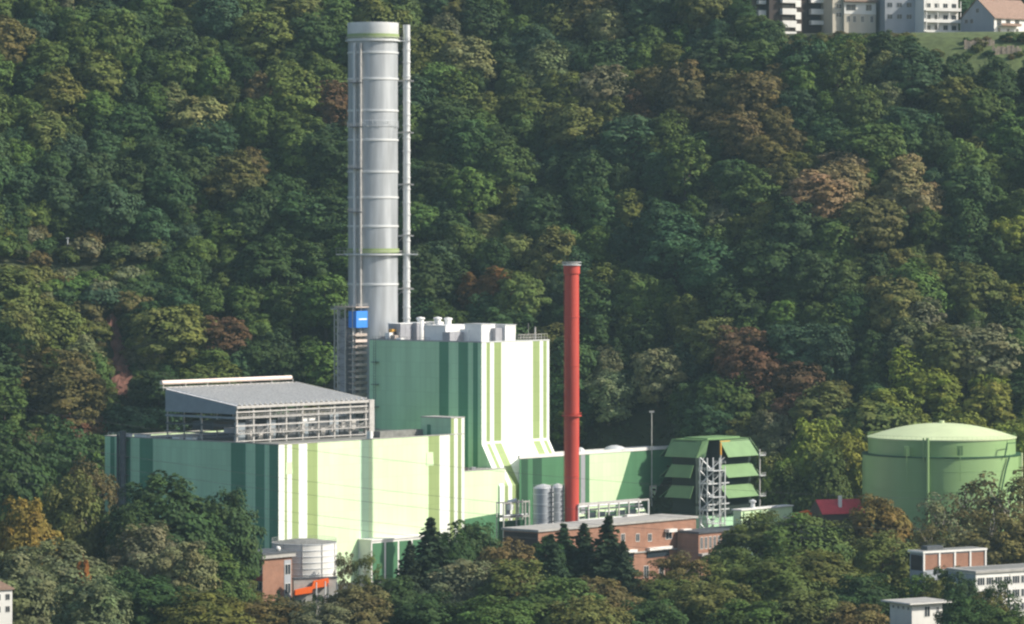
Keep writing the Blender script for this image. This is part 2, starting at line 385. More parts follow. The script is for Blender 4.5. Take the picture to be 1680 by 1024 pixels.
# ------------------------------------------------------------------ annex
au0, au1 = HU+.02, FA.u(829); AZ = 26.0
ann = thing("low_annex", "low pale annex with shade painted on its foot between the long hall and the white tower block", "annex", FA.loc(au0, 0, 0), RZ)
AL = au1-au0
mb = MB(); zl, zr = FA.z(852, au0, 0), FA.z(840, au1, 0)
mb.quad((0, 0, zl), (AL, 0, zr), (AL, 0, AZ), (0, 0, AZ), P_); mb.quad((0, 0, Z0), (AL, 0, Z0), (AL, 0, zr), (0, 0, zl), M['sgreen'])  # slanted green foot is a shadow painted onto the pale wall
mb.quad((AL, 0, Z0), (AL, 7.6, Z0), (AL, 7.6, AZ), (AL, 0, AZ), P_); mb.quad((0, 7.7, 0), (AL, 7.7, 0), (AL, 7.7, AZ), (0, 7.7, AZ), P_)
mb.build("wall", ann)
mb = MB(); mb.box(0, AL+.1, -.1, 7.6, AZ, AZ+.25, M['concrete']); mb.build("roof", ann)
mb = MB(); railing(mb, [(.3, .3, AZ+.2), (AL*.6, .3, AZ+.2)], 1.0, 1.5, M['dsteel']); mb.box(1, 3, 1, 2.4, AZ+.25, AZ+1.3, M['brown']); mb.box(5, 7, 1, 2.4, AZ+.25, AZ+1.2, M['greybox']); mb.build("railing", ann)

# ------------------------------------------------------------------ B: boiler house
bu0, bv0 = 109.7, 8.0; bu1 = FA.u(901, bv0); bv1 = FA.v(606, bu0); BZ = 70.0; ZF = 34.5; ZV = 20.0
boil = thing("boiler_house", "tall green and white striped tower block with flared white base", "boiler house", FA.loc(bu0, bv0, 0), RZ)
BL = bu1-bu0; BV = bv1-bv0
specR = [(798, Wh), (804, L_), (810.5, Wh), (822.5, L_), (874, Wh), (885.5, L_), (891, Wh), (897, L_), (901, Wh)]
mb = MB(); stripes_x(mb, FA, bv0, bu0, ZF+.7, BZ, specR, 0, bu0, bv0)
a = bu0
for pe, m in specR:
    b = FA.u(pe, bv0); x0 = a-bu0; x1 = b-bu0
    mb.quad((x0, -.05, ZF-.1), (x1, -.05, ZF-.1), (x1, 0, ZF+.7), (x0, 0, ZF+.7), Wh)
    mb.quad((x0, -8.5, ZV), (x1, -8.5, ZV), (x1, -.05, ZF-.1), (x0, -.05, ZF-.1), m)
    mb.quad((x0, -8.5, Z0), (x1, -8.5, Z0), (x1, -8.5, ZV), (x0, -8.5, ZV), m); a = b
stripes_y(mb, FA, bu0, bv0, Z0, BZ, [(784, Md), (776, Dk), (768, Md), (752, Dk), (736, Md), (720.6, Dk), (606, Md)], bu0, bv0)
mb.poly([(0, 0, Z0), (0, 0, ZF), (0, -8.5, ZV), (0, -8.5, Z0)], Md); mb.poly([(BL, 0, 0), (BL, -8.5, 0), (BL, -8.5, ZV), (BL, 0, ZF)], Md)
mb.quad((BL, 0, Z0), (BL, BV, Z0), (BL, BV, BZ), (BL, 0, BZ), P_); mb.quad((BL, BV, Z0), (0, BV, Z0), (0, BV, BZ), (BL, BV, BZ), Md)
mb.build("wall", boil)
mb = MB(); mb.box(.05, BL-.05, .05, BV-.05, BZ-.9, BZ-.3, M['roofgrey']); mb.build("roof", boil)
mb = MB(); mb.box(-.15, BL+.1, -.15, .3, BZ, BZ+.4, M['silverlt']); mb.box(-.15, .3, .3, BV, BZ, BZ+.4, M['greybox']); mb.build("parapet", boil)
RT = BZ-.3
def rbox(name, u0, u1, v0, v1, h, m, lip=None, z=RT):
    mb = MB(); mb.box(u0, u1, v0, v1, z, z+h, m)
    if lip: mb.box(u0-.2, u1+.2, v0-.2, v1+.2, z+h, z+h+.25, lip)
    n = max(1, int((u1-u0)/2.2))
    for k in range(1, n): mb.box(u0+(u1-u0)*k/n-.05, u0+(u1-u0)*k/n+.05, v0-.05, v0, z+.3, z+h-.3, M['greybox'])
    return mb.build(name, boil)
def bu(px, v): return FA.u(px, bv0+v)-bu0
rbox("cooling_unit", bu(657, 44), bu(682, 44), 44, 50, 6, M['greybox'], M['white2'])
rbox("cooling_unit", bu(684, 42), bu(704, 42), 42, 48, 6.2, M['greybox'], M['white2'])
rbox("cooling_unit", bu(706, 40), bu(728, 40), 40, 46, 6.6, M['white2'])
for px, v in ((690, 42.5), (735, 30), (718, 38)):
    mb = MB(); mb.tube((bu(px, v), v, RT), (bu(px, v), v, RT+7.4), 1.2, 1.2, M['white2'], 14); mb.lathe([(1.2, RT+7.4), (1.6, RT+7.7), (1.5, RT+8.2), (.1, RT+8.5)], M['white2'], 14, bu(px, v), v); mb.build("vent_pipe", boil, True)
rbox("plant_room", bu(731, 24), bu(785, 24), 24, 34, 5.6, M['white2'], M['white2'])
rbox("plant_box", bu(738, 20), bu(765, 20), 20, 23.5, 3.5, M['greybox'])
rbox("plant_box", bu(768, 18), bu(784, 18), 18, 22, 4.4, M['white2'])
rbox("plant_room", bu(790, 12), bu(812, 12), 12, 20, 6.2, M['white2'], M['silverlt'])
rbox("plant_box", bu(813, 10), bu(828, 10), 10, 14, 4.9, M['greybox'])
rbox("plant_room", bu(829, 9), bu(846, 9), 9, 17, 5.8, M['white2'], M['silverlt'])
mb = MB(); railing(mb, [(bu(850, 4), 4, RT), (bu(898, 4), 4, RT)], 2.6, 1.6, M['steel'], .09); mb.build('roof_railing', boil)
mb = MB(); railing(mb, [(bu(850, 8), 8, RT), (bu(888, 8), 8, RT)], 2.2, 1.3, M['steel'], .09); mb.build('roof_railing', boil)
mb = MB(); railing(mb, [(.5, 25, RT), (.5, BV-1, RT)], 1.6, 1.5, M['dsteel'], .07); mb.build('roof_railing', boil)
mb = MB(); mb.tube((bu(867, 5), 5, RT), (bu(867, 5), 5, RT+6.5), .09, .05, M['steel'], 6); mb.build('roof_mast', boil); mb = MB(); mb.tube((bu(878, 7), 7, RT), (bu(878, 7), 7, RT+5), .3, .3, M['steel'], 6)
mb.build("roof_mast", boil)
mb = MB(); mb.box(bu(640, 47), bu(655, 47), 46, 47.6, RT+1.5, RT+4.2, M['yellow']); mb.box(bu(640, 47)+.3, bu(655, 47)-.3, 45.9, 46, RT+2, RT+3.4, M['brown']); mb.build("yellow_crate", boil)
mb = MB()
for k in range(4):
    v = 39+k*3.2; mb.box(.4+k*.6, 2.6+k*.3, v, v+2.2, RT, RT+1.2+.9*(k % 3), M['beige'] if k % 2 else M['white2']); mb.bar((1, v, RT), (3, v+3, RT+3.2), .12, M['steel'])
mb.build("pipework", boil)
# ladder on the left edge
mb = MB(); vv = BV-3.5
for q in (-.45, .45): mb.box(-1.1, -1.0, vv+q-.06, vv+q+.06, 30, BZ+1, M['dsteel'])
for z in range(31, 71, 1): mb.box(-1.08, -1.02, vv-.4, vv+.4, z, z+.08, M['dsteel'])
for z in (38, 46, 54, 62): mb.box(-1.6, -.02, vv-1.3, vv+1.3, z, z+.2, M['dsteel'])
mb.build("ladder", boil)

# ------------------------------------------------------------------ big chimney
CY = 1440.0; CXp = 612
def cz(py): return Z(py, CY)
ch = thing("large_chimney", "huge grey sheet metal chimney rising behind the tall striped block", "chimney", (W(CXp, CY), CY, 0))
R = 41/F*CY; top = cz(38)
mb = MB(); prof = [(R, -2), (R, 60)]; zz = 60
mb.lathe([(R, -9), (R, cz(68))], M['silver'], 64)
mb.lathe([(R, cz(68)), (R+.25, cz(64)), (R+.25, top), (R-.6, top), (R-.6, top-12)], M['silverlt'], 64)
mb.lathe([(R-.6, top-11), (.2, top-11)], M['brown'], 64)
mb.build("shaft", ch, True)
for py in (87, 130, 182, 230, 282, 324, 371, 466):
    z = cz(py); mb = MB(); mb.lathe([(R, z-.45), (R+.28, z-.4), (R+.28, z+.3), (R, z+.35)], M['silverlt'], 64); mb.build("ring", ch, True)
z = cz(203); mb = MB(); mb.lathe([(R, z-1.3), (R+.18, z-1.2), (R+.18, z+1), (R, z+1.1)], M['silver'], 64)
for k in range(60):
    t = 2*PI*k/60+random.uniform(-.05, .05); zz = z-.6+random.uniform(-1.1, 1.1); s = random.uniform(.2, .55)
    c = Vector((math.cos(t)*(R+.2), math.sin(t)*(R+.2), zz)); mb.bar(c-Vector((0, 0, s)), c+Vector((0, 0, s*.6)), .22, M['silverlt'])
mb.build("anchor_band", ch)
for py in (60, 411):
    z = cz(py); mb = MB(); mb.lathe([(R+.3, z-.8), (R+.5, z-.8), (R+.5, z+.75), (R+.3, z+.75)], M['lime'], 64); mb.build("green_band", ch, True)
def gallery(py, wd, arm_r, arm_l):
    z = cz(py); mb = MB(); mb.lathe([(R+.2, z-.35), (R+wd, z-.35), (R+wd, z+.15), (R+.2, z+.15)], M['silverlt'], 64)
    n = 36
    for k in range(n):
        t = 2*PI*k/n; p = Vector((math.cos(t)*(R+wd-.1), math.sin(t)*(R+wd-.1), z)); mb.bar(p, p+Vector((0, 0, 1.2)), .07, M['steel'])
    mb.lathe([(R+wd-.15, z+1.1), (R+wd, z+1.1), (R+wd, z+1.25), (R+wd-.15, z+1.25)], M['steel'], 64)
    if arm_r: mb.box(R, R+arm_r, -1.4, 1.4, z-.3, z+.1, M['silverlt']); railing(mb, [(R, -1.4, z), (R+arm_r, -1.4, z)], 1.2, 1.4)
    if arm_l: mb.box(-R-arm_l, -R, -3.4, -1, z-.3, z+.1, M['steel']); railing(mb, [(-R-arm_l, -3.4, z), (-R, -3.4, z)], 2.2, 1.4)
    mb.build("gallery", ch)
gallery(67, .9, 4.4, 0); gallery(417, 1.5, 7.2, 4.2)
# side flue with brackets
fx = 55/F*CY
mb = MB(); mb.tube((fx, 0, -9), (fx, 0, cz(41)), 1.3, 1.3, M['silverlt'], 20)
for py in range(60, 530, 21):
    z = cz(py+random.uniform(-3, 3)); mb.tube((fx, 0, z-.25), (fx, 0, z+.25), 1.5, 1.5, M['silverlt'], 20)
mb.build("side_flue", ch, True)
for py in (133, 218, 303, 387, 474):
    z = cz(py); mb = MB(); mb.box(R-.1, fx+2.6, -.5, .5, z-.25, z+.25, M['steel']); mb.box(fx-1.7, fx+1.7, -1.7, 1.7, z+.27, z+.5, M['steel']); mb.bar((R, 0, z-2.2), (fx-1, 0, z-.3), .14, M['steel']); mb.build("bracket", ch)
# ladders and pipes on the left of the shaft
for dx, r in ((-29, .55), (-19, .48)):
    x = dx/41*R; y = -math.sqrt(R*R-x*x)-.8; mb = MB(); mb.tube((x, y, 20), (x, y, cz(72)), r, r, M['silverlt'] if dx < -20 else M['steel'], 10)
    for k, py in enumerate(range(75, 520, 17)):
        z = cz(py+random.uniform(-4, 4)); mb.box(x-r-.15, x+r+.15, y-.3, y+.9, z, z+random.uniform(.2, .9), M['steel'])
    mb.build("riser_pipe", ch, True)
mb = MB(); x = -24/41*R; y = -math.sqrt(R*R-x*x)-.5
for py in (137, 209, 277, 348):
    z = cz(py); mb.box(x-3.4, x+1.6, y-1.6, y+.8, z-.2, z+.15, M['dsteel']); railing(mb, [(x-3.4, y-1.6, z), (x+1.6, y-1.6, z)], 1.2, .9, M['steel'], .07)
z0 = cz(520); z1 = cz(80)
for q in (-.4, .4): mb.box(x+q-.06, x+q+.06, y-.4, y-.28, z0, z1, M['steel'])
z = z0
while z < z1: mb.box(x-.4, x+.4, y-.38, y-.3, z, z+.07, M['steel']); z += .9
mb.build("service_ladder", ch)

# ------------------------------------------------------------------ stair tower with blue panel, left of boiler house
FJ = Frame(579, 1428)
jt = thing("lift_tower", "slim dark steel stair tower with a blue panel beside the tall block", "stair tower", FJ.loc(0, 0, 0), RZ)
zt = Z(505, 1428); 
mb = MB()
for (x, y) in ((0, 0), (6.0, 0), (0, 7.5), (6.0, 7.5), (0, 3.7)):
    mb.box(x-.22, x+.22, y-.22, y+.22, -9, zt, M['steel'])
zz = 24; k = 0
while zz < zt-2:
    for a, b in (((0, 0), (0, 7.5)), ((0, 7.5), (6.0, 7.5)), ((6.0, 7.5), (6.0, 0))):
        mb.bar((*a, zz), (*b, zz), .12, M['dsteel']); mb.bar((*a, zz if k % 2 else zz+3), (*b, zz+3 if k % 2 else zz), .10, M['dsteel'])
    zz += 3; k += 1
mb.box(.6, 3.4, 4.2, 7.0, -9, zt-4, M['greybox'])
mb.build("frame", jt)
zz = 26; k = 0
while zz < zt-9:
    mb = MB(); s = k % 2; mb.box(-.3, 5.8, -1.6, 1.9, zz, zz+.35, M['beige']); mb.box(-.4, 5.9, -1.75, -1.6, zz, zz+1.0, M['beige'] if s else M['pinkpipe'])
    mb.bar((.2 if s else 5.4, .3, zz), (5.4 if s else .2, .3, zz+2.1), .3, M['beige']); mb.build("landing", jt); zz += 2.15; k += 1
mb = MB(); mb.box(-.2, 6.2, -1.9, 2, zt-7.2, zt-1.2, M['blue']); mb.box(1.0, 5.2, -1.98, -1.9, zt-4.4, zt-3.9, M['white']); mb.build("blue_panel", jt)
mb = MB(); mb.box(-.8, 6.6, -2.2, 8.6, zt, zt+.4, M['beige']); mb.bar((3, 6, zt), (3, 6, zt+3), .12, M['dsteel']); railing(mb, [(-.6, 8.4, zt+.4), (-.6, -2, zt+.4), (6.4, -2, zt+.4)], 1, 1.5, M['steel'], .06); mb.build("top_platform", jt)
FJ2 = Frame(566, 1436)
mast = thing("lattice_mast", "thin dark lattice mast left of the blue panelled stair tower", "mast", FJ2.loc(0, 0, 0), RZ)
mb = MB(); zt2 = Z(508, 1436)
for (x, y) in ((0, 0), (2.6, 0), (0, 5.2), (2.6, 5.2), (0, 2.6)): mb.box(x-.2, x+.2, y-.2, y+.2, -9, zt2, M['steel'])
zz = 22
while zz < zt2-1:
    mb.bar((0, 0, zz), (0, 5.2, zz+2.5), .13, M['steel']); mb.bar((0, 5.2, zz), (2.6, 5.2, zz), .13, M['dsteel']); mb.bar((0, 0, zz), (2.6, 0, zz+2.5), .09, M['steel']); mb.bar((0, 0, zz), (0, 5.2, zz), .13, M['steel']); zz += 2.5
mb.build("lattice", mast)
mb = MB(); mb.box(-.8, 3.4, -.8, 6.4, zt2, zt2+.4, M['steel']); railing(mb, [(-.8, 6.4, zt2), (-.8, -.8, zt2), (3.4, -.8, zt2)], 1.2, 1, M['steel'], .06); mb.build("platform", mast)

# ------------------------------------------------------------------ C: right low hall
cv_ = -1.6; cu0_ = FA.u(852, cv_); cu1_ = FA.u(1112, cv_); CZ = FA.z(753, cu0_, cv_)
low = thing("low_hall", "low green and pale walled hall with white roof edge behind the red chimney", "power station hall", FA.loc(cu0_, cv_, 0), RZ)
SG, DG = M['sgreen'], M['dgreen']
CL = cu1_-cu0_
mb = MB(); stripes_x(mb, FA, cv_, cu0_, Z0, CZ, [(855, SG), (866, DG), (874, SG), (889, DG), (953, SG), (960, M['greybox']), (967, SG)], 0, cu0_, cv_)
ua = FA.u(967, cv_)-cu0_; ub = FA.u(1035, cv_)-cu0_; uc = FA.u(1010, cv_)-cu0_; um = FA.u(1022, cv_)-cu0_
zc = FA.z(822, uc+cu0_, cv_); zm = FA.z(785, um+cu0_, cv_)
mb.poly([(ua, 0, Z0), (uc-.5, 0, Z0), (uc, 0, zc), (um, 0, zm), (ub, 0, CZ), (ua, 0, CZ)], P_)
mb.poly([(uc-.5, 0, Z0), (CL, 0, Z0), (CL, 0, CZ), (ub, 0, CZ), (um, 0, zm), (uc, 0, zc)], SG)  # green beyond the diagonal edge is a cast shadow put into the wall colour
mb.quad((19, 15, Z0), (0, 0, Z0), (0, 0, CZ), (19, 15, CZ), Wh); mb.quad((CL, 0, Z0), (CL, 15, Z0), (CL, 15, CZ), (CL, 0, CZ), P_); mb.quad((CL, 15, Z0), (19, 15, Z0), (19, 15, CZ), (CL, 15, CZ), P_)
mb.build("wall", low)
mb = MB(); rp_ = [(1.1, .75), (CL+.2, .75), (CL+.2, 15.2), (19.1, 15.2)]; mb.poly([(x, y, CZ+.35) for x, y in rp_], M['plaster'])
for p, q in zip(rp_, rp_[1:]+rp_[:1]): mb.quad((*p, CZ-.5), (*q, CZ-.5), (*q, CZ+.35), (*p, CZ+.35), M['plaster'])
mb.box(1, CL, .71, .75, CZ-.5, CZ+.3, M['plaster']); mb.build("roof", low)
mb = MB(); mb.box(-.2, CL+.2, -.2, .7, CZ, CZ+1.15, M['plaster']); mb.build("roof_edge", low)
for px in (962, 1018):
    u = FA.u(px, cv_)-cu0_; mb = MB(); s = 4 if px > 1000 else 1.6; mb.lathe([(s*.85, CZ+.3), (s, CZ+.9), (s*.8, CZ+1.7), (s*.3, CZ+2.3), (.05, CZ+2.4)], M['silverlt'], 20, u+1, 3.5); mb.build("roof_ventilator", low, True)
u = FA.u(1071, cv_)-cu0_; z = FA.z(808, u+cu0_, cv_)
mb = MB(); mb.box(u-2.0, u+2.0, -.12, -.01, z-2.5, z+2.5, M['cream']); w_ = mb.build("window", low); mb = MB(); mb.box(u-1.4, u+1.4, -.18, -.13, z-1.9, z+1.9, P_); mb.build("pane", w_)

# thin lamp mast behind
mb = MB(); x = W(1072, 1425); mb.tube((x, 1442, -9), (x, 1442, Z(675, 1442)), .28, .16, M['steel'], 8); mb.box(x-.9, x+.9, 1441.8, 1442.2, Z(677, 1442), Z(674, 1442), M['steel'])
tag(mb.build("lightning_mast"), "thin grey mast standing behind the low green hall", "mast")

# ------------------------------------------------------------------ D: louvred cooling tower
FD = Frame(1163, 1352, 49)
ct = thing("louvred_cooling_tower", "green cooling tower with three tiers of sloping louvre panels", "cooling tower", FD.loc(0, 0, 0), RZ)
DU = FD.u(1231); DV = FD.v(1106); DZ = Z(724, 1352)+.3
mb = MB(); 
cp = [(-.3, 5.5), (-.3, FD.v(1103, -.3)), (DU, FD.v(1103, -.3)), (DU, -.3), (5.6, -.3), (5.0, 4.5), (2.5, 5.5)]; ca, cb_ = Z(846, 1352), DZ-.6
for (p, q) in zip(cp, cp[1:]+cp[:1]): mb.quad((*q, ca), (*p, ca), (*p, cb_), (*q, cb_), M['grille'])  # near-black core stands in for the shade between the louvre tiers
mb.poly([(*p, cb_) for p in cp[::-1]], M['dgreen'])
mb.box(1.0, DU+2, 1.0, DV+1.5, -9, Z(848, 1352), M['mid']); mb.build("core", ct)
mb = MB(); mb.poly([(-.4, 3, DZ), (2.6, -.4, DZ), (DU+.3, -.4, DZ), (DU+.3, DV+.3, DZ), (-.4, DV+.3, DZ)], M['louvre']); mb.box(3, DU-2, 3, DV-2, DZ+.01, DZ+.5, M['louvre']); mb.build("roof", ct)
th = 25/F*1352
for k in range(3):
    zt_ = (DZ, Z(764, 1352), Z(798.5, 1352))[k]; zb = Z(751+33.6*k, 1352); o1 = 3.6
    i0 = 0.2 if k == 0 else -.32
    def slab(pts, name="louvre"):
        mb = MB(); n = Vector((pts[1])).copy(); a, b, c, d = [Vector(p) for p in pts]
        nn = (b-a).cross(d-a).normalized()*.18
        mb.quad(a, b, c, d, M['louvre']); mb.quad(d-nn, c-nn, b-nn, a-nn, M['dgreen'])
        for p, q in ((a, b), (b, c), (c, d), (d, a)): mb.quad(p, p-nn, q-nn, q, M['louvre'])
        mb.build(name, ct)
    # right side (sunlit), facing -y
    slab([(FD.u(1195, -o1), -o1, zb), (FD.u(1245, -o1), -o1, zb), (FD.u(1227 if k == 0 else 1232, i0), i0, zt_), (FD.u(1180, i0), i0, zt_)])
    # left side, facing -x
    il = .2 if k == 0 else -1.6
    slab([(-o1, FD.v(1090, -o1), zb), (-o1, FD.v(1141 if k == 0 else 1132, -o1), zb), (il, FD.v(1152 if k == 0 else 1138, il), zt_), (il, FD.v(1102, il), zt_)])
    if k == 0: slab([(-o1, FD.v(1142, -o1), zb), (-1.2, FD.v(1157, -1.2), zb), (1.4, FD.v(1163, 1.4), zt_), (.2, FD.v(1153, .2), zt_)])
    slab([(DU+o1, -o1*.6, zb), (DU+o1, DV+o1*.8, zb), (DU-i0, DV, zt_), (DU-i0, 0, zt_)])
    slab([(DU+o1, DV+o1, zb), (-o1, DV+o1, zb), (0, DV-i0, zt_), (DU, DV-i0, zt_)])
for (x, y) in ((DU+2.4, -2.2), (DU+2.4, 6)):
    mb = MB(); mb.box(x-.2, x+.2, y-.2, y+.2, -9, DZ-4, M['steel'])
    for k in range(3):
        z = DZ-6.2-k*th*1.35; mb.box(x-1.5, x+1.5, y-1.5, y+1.5, z, z+.25, M['silverlt']); railing(mb, [(x-1.5, y-1.5, z), (x+1.5, y-1.5, z)], 1.1, 1, M['silverlt'], .08)
    mb.build("column", ct)
# steel stair in the gap
st = thing("steel_stair", "galvanised zigzag stair tower in front of the green louvred cooling tower", "stair", FD.loc(0, 0, 0), RZ)
zb = -2; zt_ = Z(752, 1345)
mb = MB()
for (x, y) in ((-4.2, .6), (-4.2, -2.6), (-1.0, -2.6), (-1.0, -5.4), (2.0, -5.4)):
    mb.box(x-.16, x+.16, y-.16, y+.16, -9, zt_ if x < 0 else zt_-3, M['silverlt'])
mb.build("post", st)
mb = MB(); mb.box(1.2, 1.6, -4.2, -3.8, -9, Z(731, 1345), M['steel']); mb.box(1.15, 1.65, -4.25, -3.75, Z(748, 1345), Z(728, 1345), M['yellow']) ; mb.build("jib_mast", st)
mb = MB(); mb.box(1.0, 6.4, -4.1, -3.9, Z(726.5, 1345), Z(725, 1345), M['yellow']); mb.build("jib", st)
n = 6; hz = (zt_-5)/n
for k in range(n):
    z = 5+k*hz; mb = MB(); mb.box(-4.4, -.8, -2.9, .8, z, z+.22, M['silverlt']) if k % 2 == 0 else mb.box(-4.4, 2.2, -5.5, -2.5, z, z+.22, M['silverlt'])
    railing(mb, [(-4.4, .8, z), (-4.4, -2.9, z), (-.8, -2.9, z)], 1.1, 1.2, M['silverlt'], .1)
    railing(mb, [(-.8, -2.9, z+hz*.5), (2.2, -5.5, z+hz*.5)], 1.0, 1.1, M['silverlt'], .09); mb.bar((-3.6, -2.6, z), (1.8, -5.4, z+hz), .2, M['silverlt']); mb.bar((-4, .5, z), (-1, -3.2, z+hz) if k % 2 == 0 else (-4, -.8, z+hz), .28, M['silverlt']); mb.bar((-1, -2.4, z) , (-4.2, .4, z+hz), .2, M['silverlt'])
    mb.build("flight", st)
for z in (Z(795, 1345), Z(829, 1345), Z(838, 1345)):
    mb = MB(); mb.box(-4.6, 7, -3.4, -3.0, z-.2, z+.2, M['silverlt']); mb.build("crossbar", st)

# pale low wall right of cooling tower
FN = Frame(1216, 1330)
nb = thing("pale_green_shed", "low pale green shed right of the louvred cooling tower", "shed", FN.loc(0, 0, 0), RZ)
NU = FN.u(1300); nz1 = Z(838, 1330)
mb = MB(); mb.box(0, NU, 0, 3.4, -9, nz1, M['pale']); mb.build("wall", nb)
mb = MB(); mb.box(-.3, NU+.3, -.4, 3.8, nz1, nz1+.4, M['plaster']); mb.build("roof", nb)
for k in (0, 1, 2):
    mb = MB(); mb.box(1+k*4.6, 1.5+k*4.6, -.14, -.01, nz1-5, nz1-.4, SG); mb.build("pilaster", nb)
mb = MB(); mb.tube((9, 2, nz1), (9, 2, nz1+2.4), .8, .7, M['silverlt'], 12); mb.lathe([(1.1, nz1+2.2), (1.2, nz1+2.8), (.1, nz1+3.3)], M['silverlt'], 12, 9, 2); mb.build("vent_pipe", nb, True)
# orange covered load
mb = MB(); x0, x1 = W(1300, 1335), W(1338, 1335); zc_ = Z(848, 1335)
mb.prism([(x0, zc_), (x1, zc_+.2), (x1, zc_+2.6), (x1-1.2, zc_+1.6), (x1-2.6, zc_+2.2), (x0+2.5, zc_+1.5), (x0+1, zc_+.9)], 1334, 1337, M['orange'])
mb.box(x0-3, x1+12, 1333.6, 1338, zc_-.8, zc_-.05, M['concrete'])
mb.box(x0-2, x1+11, 1334, 1337.6, -9, zc_-.8, M['concrete'])
tag(mb.build("orange_tarpaulin_pile"), "bright orange covered pile on a concrete deck beside the red roofed shed", "covered pile")
# red roof shed
FR = Frame(1350, 1322, 20)
rs = thing("red_roof_shed", "small shed with red sheet roof in front of the round green tank", "shed", FR.loc(0, 0, 0), FR.a)
RL = FR.u(1418); zr_ = Z(844, 1322)
mb = MB(); mb.box(.3, RL, .3, 9.5, -9, zr_, M['brown']); mb.build("wall", rs)
mb = MB(); mb.prism([(0, 0)], 0, 0, M['redroof']) if False else None
mb.quad((-.4, -.4, zr_), (RL+.4, -.4, zr_), (RL+.4, 5, zr_+4.6), (-.4, 5, zr_+4.6), M['redroof']); mb.quad((RL+.4, 10.2, zr_), (-.4, 10.2, zr_), (-.4, 5, zr_+4.6), (RL+.4, 5, zr_+4.6), M['redroof'])
mb.poly([(-.38, -.4, zr_), (-.38, 5, zr_+4.6), (-.38, 10.2, zr_)], M['brown']); mb.build("roof", rs)
mb = MB(); mb.box(RL*.45, RL*.52, 2, 2.8, zr_+1, zr_+6, M['plaster']); mb.build("chimney_pipe", rs)

# ------------------------------------------------------------------ tank
TY = 1335.0; tx = W(1545, TY)
tk = thing("storage_tank", "large round green storage tank with pale domed roof", "tank", (tx, TY, 0))
r1 = 130/F*TY; r2 = 120.5/F*TY; zr = Z(716, TY); zl_ = Z(745, TY); zd = Z(694, TY)
mb = MB(); mb.lathe([(r1, -9), (r1, zl_)], M['tankg'], 96); mb.lathe([(r1, zl_), (r1+.3, zl_+.05), (r1+.3, zl_+.35), (r2, zl_+.4)], M['dgreen'], 96); mb.lathe([(r2, zl_+.4), (r2, zr-.3)], M['tankg'], 96)
mb.build("shell", tk, True)
mb = MB(); pr = [(r2+.3, zr-.35), (r2+.35, zr)]
for k in range(1, 13):
    t = k/12; pr.append(((r2)*(1-t) + .02, zr+(zd-zr)*(1-(1-t)**2.0)))
mb.lathe(pr, M['dome'], 96); mb.build("dome", tk, True)
for z in (-3, 3.5, 10, 16.5, 23, 29.5):
    mb = MB(); mb.lathe([(r1, z), (r1+.06, z+.02), (r1+.06, z+.16), (r1, z+.18)], M['tankg'], 96); mb.build("weld_ring", tk, True)
mb = MB(); mb.tube((0, 0, zd-.2), (0, 0, zd+.8), .9, .9, M['dome'], 12); mb.build("dome_cap", tk)
mb = MB()
for k in range(90):
    t = 2*PI*k/90; p = Vector((math.cos(t)*r2, math.sin(t)*r2, zr)); q = Vector((math.cos(t+2*PI/90)*r2, math.sin(t+2*PI/90)*r2, zr))
    mb.bar(p, p+Vector((0, 0, 1)), .05, M['tankg']); mb.bar(p+Vector((0, 0, 1)), q+Vector((0, 0, 1)), .05, M['tankg'])
mb.build("railing", tk)
def onr(px, r): x = (px-1545)/F*TY; return x, -math.sqrt(max(0, r*r-x*x))
for px, rr in ((1508.5, .55), (1502, .3)):
    x, y = onr(px, r1+.6); mb = MB(); mb.tube((x, y, -5 if rr > .5 else zl_-1), (x, y, zr+.8), rr, rr, M['tankg'], 10)
    mb.build("downpipe", tk, True)
for px, py in ((1476, 735), (1560, 733)):
    x, y = onr(px, r1+.3); z = Z(py, TY); mb = MB(); mb.box(x-.9, x+.9, y-.8, y+.6, z-1.4, z+1.8, M['louvre']); mb.box(x-.15, x+.15, y-.9, y-.75, z-10, z+1, M['tankg']); mb.build("valve_box", tk)
mb = MB(); pts = [(1641, 722), (1636, 745), (1645, 745), (1638, 765), (1632, 790), (1626, 820)]
for (pa, ya), (pb, yb) in zip(pts[:-1], pts[1:]):
    if ya == yb: continue
    x0, y0 = onr(pa, r1+.8); x1, y1 = onr(pb, r1+.8)
    mb.bar((x0, y0, Z(ya, TY)), (x1, y1, Z(yb, TY)), .42, M['dgreen']); mb.bar((x0, y0-.1, Z(ya, TY)+1), (x1, y1-.1, Z(yb, TY)+1), .1, M['dgreen'])
x0, y0 = onr(1641, r1+.8); x1, y1 = onr(1658, r1+.6); mb.bar((x0, y0, Z(722, TY)), (x1, y1, Z(723, TY)), .25, M['dgreen'])
mb.build("stairway", tk)
x, y = onr(1670, r1+.8); mb = MB(); mb.tube((x, y, -5), (x, y, zl_+1), .35, .35, M['dome'], 8); mb.build("riser_pipe", tk)

